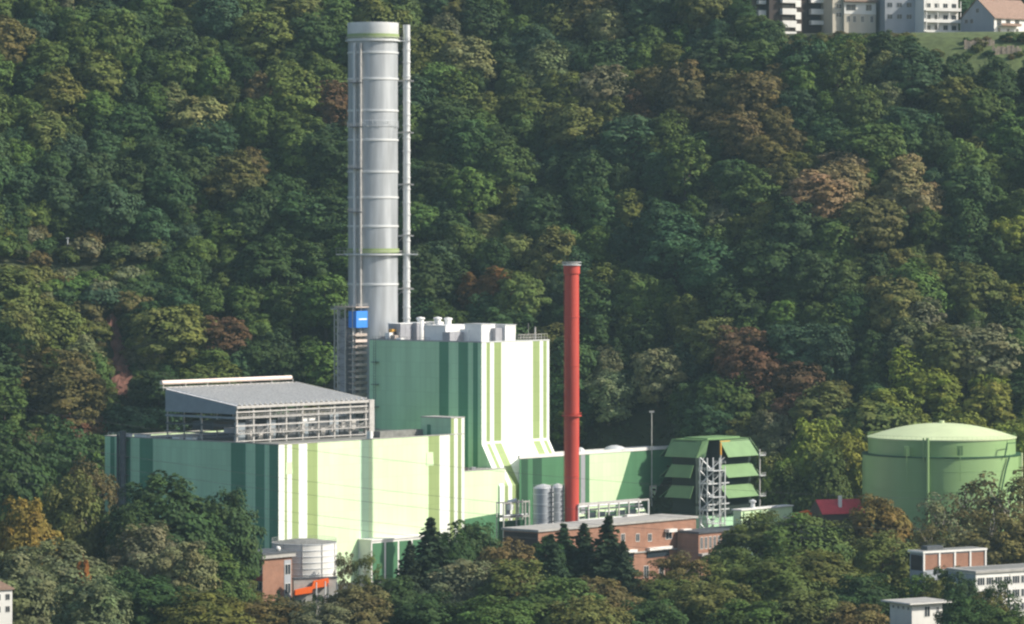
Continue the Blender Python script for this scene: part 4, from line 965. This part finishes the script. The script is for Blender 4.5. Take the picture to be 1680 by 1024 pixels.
def crown_round(name, R, H, z0, nclump, per, leaf, seed_shape=0, open_=False):
    """crown of leaf clumps; R radius, H crown height, z0 crown bottom"""
    Cs = []
    nc = 0; lob = rng.uniform(-1, 1, (8, 3))+np.array([0, 0, .15]); lob = unit(lob)
    while nc < nclump:
        d = unit(rng.normal(0, 1, (1, 3)))[0]
        if d[2] < -.85: continue
        bump = 1 + .44*max((d@l) ** 3 for l in lob) - .17
        rr = rng.uniform(.74, 1.0) if nc < nclump*.85 else rng.uniform(.3, .7)
        Cs.append((d[0]*R*bump*rr, d[1]*R*bump*rr, z0+H*.47+d[2]*H*.53*bump*rr)); nc += 1
    Cs = np.array(Cs); P = []; N = []; Tn = []
    for c in Cs:
        cr = R*rng.uniform(.15, .30); k = int(per*(cr/(R*.25))**2)
        d = unit(rng.normal(0, 1, (k, 3)) + np.array([0, 0, .35])); q = c + d*cr*np.array([1, 1, .72])*rng.uniform(.72, 1.08, k)[:, None]
        P.append(q); out = unit((c-np.array([0, 0, z0+H*.35]))[None, :])
        N.append(d*.75+out*.9+np.array([0, 0, .25])); tn = rng.uniform(.78, 1.24)*np.array([rng.uniform(.92, 1.12), 1, rng.uniform(.85, 1.1)])
        Tn.append(tn[None, :]*rng.uniform(.8, 1.22, k)[:, None])
    tot = sum(len(q) for q in P); k = int(tot*(.05 if open_ else .15)); d = unit(rng.normal(0, 1, (k, 3))); d[:, 2] = np.abs(d[:, 2])*np.where(rng.random(k) < .8, 1, -.8)
    bm_ = 1 + .44*np.max((d@lob.T)**3, axis=1) - .24; wob = 1+.05*np.sin(d[:, 0]*9+seed_shape)*np.cos(d[:, 1]*8+2)
    q = np.stack([d[:, 0]*R*bm_*wob, d[:, 1]*R*bm_*wob, z0+H*.47+d[:, 2]*H*.53*bm_*wob], 1)*np.array([1.03, 1.03, 1.0])*rng.uniform(.84, 1.02, k)[:, None]
    P.append(q); N.append(d*np.array([1, 1, .8])*1.6+np.array([0, 0, .3])); Tn.append(np.repeat(rng.uniform(.8, 1.22, k)[:, None], 3, 1))
    P = np.concatenate(P); N = np.concatenate(N); Tn = np.concatenate(Tn)
    C, A, B, t = leaves(P, N, leaf, Tn)
    return mesh_from_quads(name, C, A, B, t, M['foliage'])
def crown_conifer(name, R, H, z0, leaf, per=60):
    P = []; N = []; Tn = []
    nl = 22
    for i in range(nl):
        f = i/(nl-1); z = z0+H*f; r = R*(1-f)**.85+.25
        nb = max(4, int(11*(1-f)+4)); ph = rng.uniform(0, 6)
        for b in range(nb):
            a = ph+2*PI*b/nb+rng.uniform(-.2, .2); rl = r*rng.uniform(.5, 1.3); k = int(per*(.3+.7*(1-f)))
            s = rng.uniform(.1, 1, k)**.7
            wv = rng.normal(0, .16, k)*rl*(.35+s*.5)
            x = np.cos(a)*s*rl-np.sin(a)*wv; y = np.sin(a)*s*rl+np.cos(a)*wv; zz = z-s*s*rl*.32+rng.normal(0, .18, k)
            P.append(np.stack([x, y, zz], 1)); N.append(np.tile([np.cos(a)*.5, np.sin(a)*.5, .8], (k, 1))); Tn.append(np.full((k, 3), rng.uniform(.75, 1.3)))
    P = np.concatenate(P); N = np.concatenate(N); Tn = np.concatenate(Tn)
    C, A, B, t = leaves(P, N, leaf, Tn); return mesh_from_quads(name, C, A, B, t, M['foliage'])
def trunk_mesh(name, h, r, R, m, limbs=7):
    mb = MB(); segs = 5; p = Vector((0, 0, -1.5)); 
    for i in range(segs):
        q = Vector((random.uniform(-.3, .3)*i*.5, random.uniform(-.3, .3)*i*.5, h*(i+1)/segs)); mb.tube(p, q, r*(1-.17*i), r*(1-.17*(i+1)), m, 7, False); p = q
    for k in range(limbs):
        a = 2*PI*k/limbs+random.uniform(-.3, .3); z = h*random.uniform(.42, .85); q = Vector((math.cos(a)*R*.6, math.sin(a)*R*.6, z+R*random.uniform(.35, .7)))
        mb.tube((0, 0, z), q, r*.38, r*.1, m, 5, False)
        e = q+Vector((math.cos(a+.6)*R*.25, math.sin(a+.6)*R*.25, R*.25)); mb.tube(q.lerp(Vector((0, 0, z)), .3), e, r*.16, r*.04, m, 4, False)
    me = bpy.data.meshes.new(name); me.from_pydata(mb.v, [], mb.f); me.materials.append(m); me.shade_smooth(); return me
# unit prototypes: total height 20 m, crown radius about 7.5
protos = {'round': [], 'tall': [], 'conifer': [], 'airy': [], 'near': [], 'low': []}
for i in range(10): protos['round'].append((crown_round("crown", 7.4, 18, 1.6, 115, 78, .46, i), trunk_mesh("trunk", 15, .45, 6, M['bark']), 20, 7.6))
for i in range(3): protos['tall'].append((crown_round("crown", 5.8, 20, .8, 84, 75, .46), trunk_mesh("trunk", 17, .4, 4.5, M['bark']), 21, 5.6))
for i in range(2): protos['low'].append((crown_round("crown", 5.0, 8.0, -.6, 46, 75, .42), trunk_mesh("trunk", 5, .25, 3.4, M['bark']), 8, 5.0))
for i in range(4): protos['conifer'].append((crown_conifer("crown", 4.4, 19, 2, .36, 60), trunk_mesh("trunk", 20, .35, .8, M['bark'], 3), 21, 4.0))
for i in range(3): protos['airy'].append((crown_round("crown", 6.4, 15, 4.0, 66, 70, .30, i, True), trunk_mesh("trunk", 17, .30, 5.4, M['birch'], 10), 19, 6.4))
for i in range(6): protos['near'].append((crown_round("crown", 7.0, 18.4, 1.2, 130, 105, .34, i), trunk_mesh("trunk", 15, .42, 5.6, M['bark'], 8), 20, 7.2))
COLS = {  # base leaf colours
    'dark green': (.050, .096, .030), 'mid green': (.086, .146, .034), 'blue green': (.052, .106, .044), 'olive': (.122, .150, .038),
    'pale green': (.18, .22, .075), 'brownish': (.128, .122, .042), 'reddish brown': (.12, .078, .038), 'yellow green': (.175, .225, .036),
    'orange brown': (.155, .108, .032), 'grey green': (.150, .175, .080), 'golden': (.22, .195, .034), 'spruce green': (.036, .066, .030), 'tan': (.25, .215, .095)}
tree_count = {}
def put_tree(kind, x, y, z, h, rscale, col, label, group, name):
    cm, tm, H0, R0 = random.choice(protos[kind]); s = h/H0
    e = bpy.data.objects.new(name, None); COL.objects.link(e); e.location = (x, y, z); e.rotation_euler = (0, 0, random.uniform(0, 6.28)); e.scale = (s*rscale, s*rscale, s)
    c = bpy.data.objects.new("crown", cm); COL.objects.link(c); c.parent = e
    k = [random.uniform(.92, 1.09)*q*f_ for q, f_ in zip(COLS[col], (1.03, .95, 1.02))]; b = random.uniform(.88, 1.22); c.color = (k[0]*b, k[1]*b, k[2]*b, 1)
    t = bpy.data.objects.new("trunk", tm); COL.objects.link(t); t.parent = e
    tag(e, label, "tree", group); tree_count[kind] = tree_count.get(kind, 0)+1
    return e
def pix(x, y, z): return 840+F*x/y, HOR+F*(CAMZ-z)/y
ROOF = [(172, 398, 722), (272, 480, 640), (390, 600, 672), (398, 762, 715), (606, 901, 560), (901, 1090, 745), (1095, 1240, 728), (1416, 1672, 712), (571, 672, 60)]
SPOTS = [(1360, 300, 62, 'tan'), (1400, 345, 40, 'brownish'), (1490, 300, 46, 'tan'), (1435, 295, 40, 'pale green'), (1300, 240, 60, 'brownish'), (1180, 175, 60, 'brownish'), (1650, 470, 50, 'yellow green'), (1500, 640, 60, 'yellow green'), (1060, 195, 45, 'reddish brown'), (790, 490, 50, 'orange brown'), (820, 420, 50, 'pale green'),
         (300, 185, 45, 'pale green'), (262, 172, 32, 'reddish brown'), (985, 95, 60, 'grey green'), (1130, 140, 70, 'brownish'), (1250, 185, 80, 'brownish'), (1260, 620, 80, 'reddish brown'), (110, 120, 60, 'olive'), (690, 90, 50, 'olive'),
         (600, 50, 0, 'olive'), (1040, 600, 70, 'grey green'), (1600, 670, 90, 'yellow green'), (1340, 680, 60, 'olive'), (1400, 740, 70, 'olive'), (1180, 90, 60, 'mid green'), (90, 600, 70, 'brownish'), (380, 420, 60, 'mid green'),
         (1580, 310, 50, 'mid green'), (1550, 150, 90, 'blue green'), (470, 430, 90, 'mid green'), (430, 290, 70, 'brownish'), (100, 330, 90, 'blue green'), (220, 260, 90, 'dark green'), (1110, 360, 110, 'blue green'), (30, 470, 70, 'olive'), (450, 560, 60, 'dark green'), (60, 500, 50, 'olive'),  # dark and blue green entries put shaded parts of the slope into leaf colour
         (1000, 300, 70, 'dark green'), (1280, 480, 60, 'mid green'), (1530, 560, 80, 'grey green'), (130, 660, 60, 'reddish brown'), (1480, 430, 60, 'olive'), (1630, 400, 50, 'yellow green')]
def clip(l): return ' '.join(l.split()[:16])
def hzone(px):
    return ("at the left picture edge" if px < 90 else "left of the long hall" if px < 200 else "up behind the steel roof frame" if px < 400 else "left of the grey chimney" if px < 560 else "just behind the grey chimney" if px < 680
            else "right of the grey chimney" if px < 850 else "behind the red chimney" if px < 1010 else "up behind the cooling tower" if px < 1260 else "left of the round tank" if px < 1420 else "up behind the round tank" if px < 1600 else "at the right picture edge")
def vzone(py):
    return "near the hilltop" if py < 110 else "high on the slope" if py < 250 else "halfway up the slope" if py < 400 else "on the lower slope" if py < 560 else "at the slope foot"
def plant(kind, xx, yy, z, h, rs, col, pt, px):
    global nh
    word = {'round': 'broad crowned tree', 'tall': 'narrow crowned tree', 'low': 'low scrubby tree'}[kind]
    nm = {'round': 'broadleaf_tree', 'tall': 'narrow_broadleaf_tree', 'low': 'scrub_tree'}[kind]
    grp = {'round': 'broad forest trees on the hillside', 'tall': 'narrow forest trees on the hillside', 'low': 'scrub trees below the hillside path'}[kind]
    if kind == 'round' and col in ('brownish', 'reddish brown', 'olive', 'orange brown', 'pale green', 'grey green', 'yellow green', 'tan'):
        nm = 'autumn_broadleaf_tree'; grp = 'broad forest trees turning colour on the hillside'
    put_tree(kind, xx, yy, z, h, rs, col, f"{col} {word} {vzone(pt)} {hzone(px)}", grp, nm); nh += 1
def blocked(px, pt, xx, yy, pyg):
    if 820 < px < 1130 and yy < 1478: return True
    if 1080 < px < 1255 and yy < 1398: return True
    if abs(px-195) < 44 and pt < 655 and pyg > 528: return True
    if abs(px-111) < 38 and pt < 434 and yy < ypath(xx)+1 and pyg > 430: return True
    if (px < 60 or 195 < px < 255) and pt < 434 and yy < ypath(xx)+1 and pyg > 433: return True
    return False
nh = 0; COVER = []
row = 0; y = 1388.0
while y < 1745:
    x = -255 + (row % 2)*7.5 + random.uniform(-2, 2)
    while x < 255:
        xx = x+random.uniform(-4.5, 4.5); yy = y+random.uniform(-4.5, 4.5); x += 15.2*(.9 if y < 1480 else 1.06)
        if yy < yfoot(xx)+4: continue
        z = T(xx, yy); h = random.uniform(13.5, 25)
        px, pt = pix(xx, yy, z+h); _, pm = pix(xx, yy, z+h*.6)
        if px < -50 or px > 1730 or pt < -75 and pm < -45: continue
        if any(a+22 < px < b-22 and pt > c+4 for a, b, c in ROOF): continue
        lim = -60 if px < 1235 else 34 if px < 1275 else 68 if px < 1315 else 50 if px < 1370 else 44 if px < 1440 else 38 if px < 1505 else 90 if px < 1590 else 100
        if pt < lim and px >= 1235 and yy < 1696:
            h = h - (lim-pt)/F*yy
            if h < 9: continue
            pt = lim
        if px > 1228 and 1648 < yy < 1696: continue
        if px > 1228 and yy >= 1696: h = 22; pt = lim
        if 1492 < px and 1602 < yy < 1696: continue
        COVER.append((px, pt, h, yy))
        kind = 'round' if random.random() < .8 else 'tall'; rs = random.uniform(1.05, 1.55)
        # low scrub below the path on the left slope
        if px < 290 and ypath(xx)-34 < yy < ypath(xx)+4:
            if -5 < yy-ypath(xx) < 3: continue
            kind = 'low'; rs = 1.6; h = random.uniform(7, 10); pt = pix(xx, yy, z+h)[1]
        # clear of the rock face
        if blocked(px, pt, xx, yy, pix(xx, yy, z)[1]): COVER.pop(); continue
        col = random.choices(['dark green', 'mid green', 'blue green', 'olive', 'brownish', 'grey green', 'reddish brown', 'pale green'], [24, 40, 16, 13, 3, 2.5, .4, 2])[0]
        for sx, sy, sr, sc in SPOTS:
            if math.hypot(px-sx, (pt+22-sy)) < sr and random.random() < (.95 if sc in ('tan', 'pale green', 'yellow green') else .7): col = sc; break
        plant(kind, xx, yy, z, h, rs, col, pt, px)
    y += 13.6 if y < 1480 else 15.0; row += 1
# fill the gaps a second time where bare slope would show between crowns
cov = np.zeros((900, 1860), bool); gy, gx = np.mgrid[0:900, 0:1860]
def stamp(px, pt, h, yy, rs=1.15, test=False):
    sc = F/yy; rx = 7.2*h/20*rs*sc; ry = h*.5*sc; cx = px+90; cy = pt+ry+100
    x0, x1, y0, y1 = int(max(0, cx-rx)), int(min(1859, cx+rx)), int(max(0, cy-ry)), int(min(899, cy+ry))
    if x1 <= x0 or y1 <= y0: return 0
    sub = ((gx[y0:y1, x0:x1]-cx)/rx)**2+((gy[y0:y1, x0:x1]-cy)/ry)**2 < .86
    if test: return 1-(cov[y0:y1, x0:x1] & sub).sum()/max(1, sub.sum())
    cov[y0:y1, x0:x1] |= sub; return 0
for c in COVER: stamp(*c)
for a_, b_, c_ in ROOF: cov[max(0, c_+100):, a_+90:b_+90] = True
for i in range(9000):
    xx = random.uniform(-250, 250); yy = random.uniform(1390, 1700)
    if yy < yfoot(xx)+4: continue
    z = T(xx, yy); pxg, pyg = pix(xx, yy, z)
    if not (-20 < pxg < 1700 and -30 < pyg < 860): continue
    lowz = pxg < 290 and ypath(xx)-34 < yy < ypath(xx)+4
    if lowz and -3.5 < yy-ypath(xx) < 2: continue
    h = random.uniform(6, 9) if lowz else random.uniform(12, 18)
    px, pt = pix(xx, yy, z+h)
    if blocked(px, pt, xx, yy, pyg): continue
    if any(a_ < px < b_ and pt > c_ for a_, b_, c_ in ROOF): continue
    lim = -60 if px < 1235 else 34 if px < 1275 else 68 if px < 1315 else 50 if px < 1370 else 44 if px < 1440 else 38 if px < 1505 else 84 if px < 1590 else 100
    if px >= 1235 and (pt < lim or yy > 1640): continue
    if stamp(px, pt, h, yy, 1.1, True) < .42: continue
    stamp(px, pt, h, yy, 1.1)
    col = random.choices(['dark green', 'mid green', 'blue green', 'olive', 'grey green'], [28, 40, 18, 10, 2])[0]
    plant('low' if lowz else random.choice(['round', 'tall']), xx, yy, z, h, random.uniform(1.1, 1.35), col, pt, px)
for i in range(40):
    py = 520+i*4.2; cx = 181+(py-524)*.2; sd = -1 if i % 2 else 1; pxx = cx+sd*random.uniform(20, 34); h = random.uniform(3, 5)
    yg = ground_at(pxx, py+h*3, 1380) or 1420; xw = W(pxx, yg)
    put_tree('low', xw, yg, T(xw, yg), h, random.uniform(.9, 1.3), random.choice(['mid green', 'dark green', 'olive', 'brownish']), "small shrub growing beside the red rock face", "shrubs beside the rock face", "rock_shrub"); nh += 1
# shrubs along the hilltop gardens
for i in range(190):
    px = random.uniform(1228, 1700); py = random.uniform(66, 74) if i % 2 else random.uniform(66, 100)
    if 1505 < px < 1580 and 62 < py < 92: continue
    if 1580 < px < 1676 and 64 < py < 92 and i % 3: continue
    yg = ground_at(px, py)
    if not yg or yg > 1650: yg = 1645
    xx = W(px, yg); h = random.uniform(2, 3.6); 
    put_tree('low', xx, yg, T(xx, yg), h, random.uniform(1, 1.6), random.choice(['mid green', 'dark green', 'olive', 'brownish']), "low garden shrub on the hilltop in front of the " + ("apartment block with balconies" if px < 1370 else "cream house" if px < 1445 else "blue grey house" if px < 1515 else "white balcony house" if px < 1580 else "gabled house"), "garden shrubs below the hilltop houses", "garden_shrub"); nh += 1
# scrub filling the open part of the left slope
for i in range(150):
    xx = random.uniform(-235, -118); yy = ypath(xx)+random.uniform(-50, 22)
    if yy < yfoot(xx)+8: continue
    z = T(xx, yy); h = random.uniform(3, 4.5) if -8 < yy-ypath(xx) < 0 else random.uniform(5, 9); px, pt = pix(xx, yy, z+h)
    if not -20 < px < 330 or (160 < px < 225 and 500 < pt < 700) or blocked(px, pt, xx, yy, pix(xx, yy, z)[1]): continue
    col = random.choice(['mid green', 'olive', 'mid green', 'dark green', 'grey green', 'brownish'])
    put_tree('low', xx, yy, z, h, random.uniform(1.0, 1.5), col, f"{col} low scrubby tree {vzone(pt)} {hzone(px)}", "scrub trees below the hillside path", "scrub_tree"); nh += 1
# foreground trees: px, py_top, width px, distance, kind, colour, where
FG_T = [
 (20, 905, 120, 1130, 'near', 'grey green', 'at the bottom left corner beside the white house'), (95, 890, 140, 1150, 'near', 'grey green', 'left of the orange bush'),
 (150, 955, 110, 1100, 'near', 'grey green', 'at the bottom left below the orange bush'), (50, 820, 100, 1185, 'near', 'golden', 'in front of the dark slope at lower left'),
 (120, 790, 95, 1215, 'near', 'olive', 'left of the hall end and behind the golden tree'), (150, 770, 80, 1235, 'airy', 'brownish', 'at the left corner of the long hall'),
 (20, 700, 120, 1340, 'near', 'dark green', 'at the left edge above the golden tree'), (100, 700, 110, 1362, 'near', 'dark green', 'left of the long hall'), 
 (275, 782, 150, 1215, 'near', 'dark green', 'before the left wall of the long hall'), (372, 812, 95, 1225, 'near', 'dark green', 'before the dark striped hall corner'),
 (215, 835, 90, 1205, 'near', 'dark green', 'before the left end of the long hall'), (240, 862, 110, 1180, 'near', 'grey green', 'before the dark trees of the hall wall'),
 (300, 895, 90, 1165, 'near', 'grey green', 'left of the small brick block'), (345, 905, 110, 1175, 'near', 'mid green', 'just left of the small brick block'), 
 (250, 955, 130, 1120, 'near', 'dark green', 'low down left of the small brick block'), (340, 975, 130, 1110, 'near', 'olive', 'below the small brick block'), (200, 940, 80, 1140, 'near', 'dark green', 'between the two grey green trees'),
 (440, 985, 110, 1120, 'near', 'brownish', 'below the small brick block and orange chute'), (520, 985, 90, 1110, 'airy', 'grey green', 'below the orange chute'), (400, 950, 50, 1195, 'airy', 'olive', 'in front of the small brick block'),
 (585, 965, 100, 1140, 'near', 'brownish', 'below the green lean-to'), (600, 915, 40, 1230, 'airy', 'olive', 'right of the grey ribbed tank'), (565, 905, 26, 1250, 'airy', 'brownish', 'close to the right side of the grey ribbed tank'),
 (706, 852, 84, 1195, 'conifer', 'spruce green', 'spruce before the right end of the long hall'), (672, 890, 55, 1188, 'conifer', 'spruce green', 'shorter spruce left of the tall hall spruce'),
 (775, 856, 85, 1222, 'near', 'dark green', 'before the low annex'), (650, 950, 90, 1150, 'near', 'dark green', 'below the left spruces'), (745, 880, 70, 1205, 'near', 'dark green', 'right of the tall hall spruce'),
 (760, 925, 110, 1160, 'near', 'grey green', 'below the low annex'), (832, 893, 90, 1190, 'near', 'brownish', 'left of the brick works building'), (840, 925, 120, 1150, 'near', 'olive', 'below the pipe rack'),
 (925, 862, 84, 1222, 'conifer', 'spruce green', 'spruce at the foot of the red chimney'), (998, 849, 104, 1216, 'conifer', 'spruce green', 'largest spruce right of the red chimney'), (893, 886, 66, 1212, 'near', 'dark green', 'dark tree before the left end of the brick works'), (905, 880, 70, 1205, 'conifer', 'spruce green', 'short spruce left below the red chimney'), (958, 862, 96, 1224, 'conifer', 'spruce green', 'spruce between its two taller neighbours by the red chimney'), (1022, 890, 60, 1200, 'conifer', 'spruce green', 'spruce before the brick works wall'),
 (910, 950, 130, 1120, 'near', 'mid green', 'low down below the red chimney'), (995, 950, 120, 1130, 'near', 'brownish', 'below the spruce group'), (960, 985, 120, 1090, 'near', 'olive', 'at the bottom edge below the spruces'), (810, 985, 120, 1090, 'near', 'mid green', 'at the bottom edge below the annex'),
 (700, 980, 120, 1095, 'near', 'dark green', 'at the bottom edge below the tall hall spruce'),
 (1110, 915, 90, 1185, 'airy', 'brownish', 'between the brick works canopy and the brick wing'), (1078, 935, 70, 1180, 'airy', 'olive', 'before the lower brick works windows'), (1090, 955, 110, 1165, 'near', 'mid green', 'before the brick works building'), (1065, 985, 110, 1100, 'near', 'dark green', 'at the bottom edge below the brick works building'), (1148, 922, 90, 1190, 'airy', 'olive', 'before the brick wing'),
 (1205, 903, 110, 1200, 'near', 'mid green', 'right part of the brick wing'), (1240, 848, 130, 1240, 'near', 'olive', 'in front of the pale green shed'), (1312, 843, 130, 1235, 'near', 'mid green', 'below the orange pile'),
 (1160, 955, 130, 1120, 'near', 'olive', 'low down below the brick wing'), (1265, 915, 140, 1150, 'near', 'mid green', 'below the pale green shed'), (1225, 990, 120, 1090, 'near', 'mid green', 'bottom edge right of the brick wing'),
 (1442, 823, 108, 1245, 'near', 'orange brown', 'in front of the left foot of the round tank'), (1378, 856, 80, 1240, 'near', 'olive', 'below the red roofed shed'), (1350, 905, 130, 1170, 'near', 'olive', 'between shed and brick panel block'),
 (1450, 880, 110, 1200, 'near', 'olive', 'left of the brick panel block'), (1410, 945, 110, 1140, 'near', 'dark green', 'left of the white pavilion'), (1320, 975, 120, 1095, 'near', 'olive', 'bottom edge left of the white pavilion'), (1400, 995, 100, 1080, 'near', 'brownish', 'bottom edge just left of the white pavilion'),
 (1548, 820, 85, 1250, 'airy', 'grey green', 'left before the round tank'), (1600, 788, 110, 1262, 'airy', 'brownish', 'before the middle of the round tank'), (1655, 782, 110, 1256, 'airy', 'brownish', 'before the right side of the round tank'), (1625, 835, 120, 1225, 'airy', 'brownish', 'behind the white framed office block'), (1530, 860, 70, 1235, 'airy', 'brownish', 'above the brick panel block'), (1690, 850, 110, 1225, 'near', 'brownish', 'at the right picture edge before the round tank'),
 (1560, 935, 70, 1150, 'near', 'dark green', 'between the two office blocks'), (1590, 985, 90, 1085, 'near', 'dark green', 'right of the white pavilion'), (1640, 950, 60, 1110, 'airy', 'dark green', 'before the white office grid'), (1650, 1005, 90, 1075, 'near', 'mid green', 'at the bottom right corner'),
 (1625, 968, 50, 1108, 'airy', 'olive', 'small tree before the middle of the white office grid'), (1545, 955, 70, 1130, 'near', 'olive', 'above the white pavilion roof'), (1512, 945, 70, 1140, 'near', 'mid green', 'before the left wall of the brick panel block'), (1575, 948, 60, 1118, 'near', 'dark green', 'before the left wall of the white office block'),
 (1530, 950, 40, 1160, 'conifer', 'spruce green', 'small dark spruce before the brick panel block'),
 (1260, 745, 80, 1390, 'near', 'olive', 'behind the cooling tower right side'), (1330, 690, 110, 1392, 'near', 'yellow green', 'between cooling tower and tank'), (1395, 710, 90, 1385, 'near', 'yellow green', 'just left behind the round tank'), (1290, 760, 80, 1380, 'near', 'mid green', 'behind the pale green shed'), (1360, 745, 80, 1375, 'near', 'mid green', 'behind the red roofed shed'),
 (1212, 2, 95, 1652, 'near', 'dark green', 'left of the balcony apartment block on the hilltop'), (1236, 26, 60, 1640, 'near', 'mid green', 'before the left end of the balcony apartment block'),
 (1690, 690, 90, 1380, 'near', 'yellow green', 'behind the right side of the round tank'),
]
def gapfill():
    pass
for i, (px, pyt, wpx, Yt, kind, col, where) in enumerate(FG_T):
    x = W(px, Yt); z = T(x, Yt); zt = Z(pyt, Yt); h = zt-z
    if h < 4: print("short", px, h); h = 4
    H0, R0 = protos[kind][0][2:]; rs = (wpx/2/F*Yt)/(R0*h/H0)*(1.35 if kind == 'conifer' else 1.1)
    nm = {'near': 'broadleaf_tree', 'airy': 'birch_like_tree', 'conifer': 'spruce_tree'}[kind]; word = {'near': 'leafy tree', 'airy': 'open crowned tree', 'conifer': 'conifer'}[kind]
    if kind == 'airy': nm = 'open_crowned_tree'
    put_tree(kind, x, Yt, z, h, min(max(rs, .45), 1.9), col, f"{col} {word} {where}", "trees in front of and around the works", nm)
# orange bush
x = W(137, 1142); zt = Z(915, 1142); zb_ = T(x, 1142)
put_tree('low', x, 1142, zb_, zt-zb_, .17, 'golden', "small bright orange bush between the grey green trees at lower left", "trees in front of and around the works", "orange_bush").children[0].color = (.30, .12, .035, 1)
# undergrowth on the slope and beneath the works trees: one mass
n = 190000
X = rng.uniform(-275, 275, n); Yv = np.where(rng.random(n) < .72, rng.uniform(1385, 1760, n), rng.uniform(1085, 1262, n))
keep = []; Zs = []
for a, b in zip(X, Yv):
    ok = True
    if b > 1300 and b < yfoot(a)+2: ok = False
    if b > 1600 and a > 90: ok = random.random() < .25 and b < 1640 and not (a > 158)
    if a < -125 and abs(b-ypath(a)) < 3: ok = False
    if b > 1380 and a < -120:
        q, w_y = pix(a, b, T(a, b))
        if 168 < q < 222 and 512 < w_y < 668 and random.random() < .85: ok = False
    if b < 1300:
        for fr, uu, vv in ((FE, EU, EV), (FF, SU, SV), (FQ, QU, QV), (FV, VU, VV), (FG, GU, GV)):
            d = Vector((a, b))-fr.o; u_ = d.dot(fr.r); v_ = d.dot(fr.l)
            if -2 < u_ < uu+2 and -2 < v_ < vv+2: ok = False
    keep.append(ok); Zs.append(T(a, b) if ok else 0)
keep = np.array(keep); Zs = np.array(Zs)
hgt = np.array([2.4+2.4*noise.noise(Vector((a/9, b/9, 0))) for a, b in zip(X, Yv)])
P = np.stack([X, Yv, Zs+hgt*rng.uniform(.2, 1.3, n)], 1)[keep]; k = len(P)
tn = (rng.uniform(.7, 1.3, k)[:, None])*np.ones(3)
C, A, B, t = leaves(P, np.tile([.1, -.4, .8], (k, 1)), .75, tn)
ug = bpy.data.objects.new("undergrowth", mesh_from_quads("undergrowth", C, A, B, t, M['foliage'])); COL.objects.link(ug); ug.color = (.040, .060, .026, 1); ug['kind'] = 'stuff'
print("trees", nh, tree_count)

# ------------------------------------------------------------------ haze
mb = MB(); hm = bpy.data.materials.new("haze"); hm.use_nodes = True; n = hm.node_tree
n.nodes.remove(n.nodes["Principled BSDF"]); pv_ = n.nodes.new("ShaderNodeVolumePrincipled")
pv_.inputs['Color'].default_value = (.55, .78, .85, 1); pv_.inputs['Density'].default_value = .00005; pv_.inputs['Anisotropy'].default_value = .2
n.links.new(pv_.outputs[0], n.nodes["Material Output"].inputs['Volume'])
mb.box(-1650, 1650, -450, 4050, -17, 300, hm); hz_ = mb.build("haze"); hz_['kind'] = 'stuff'
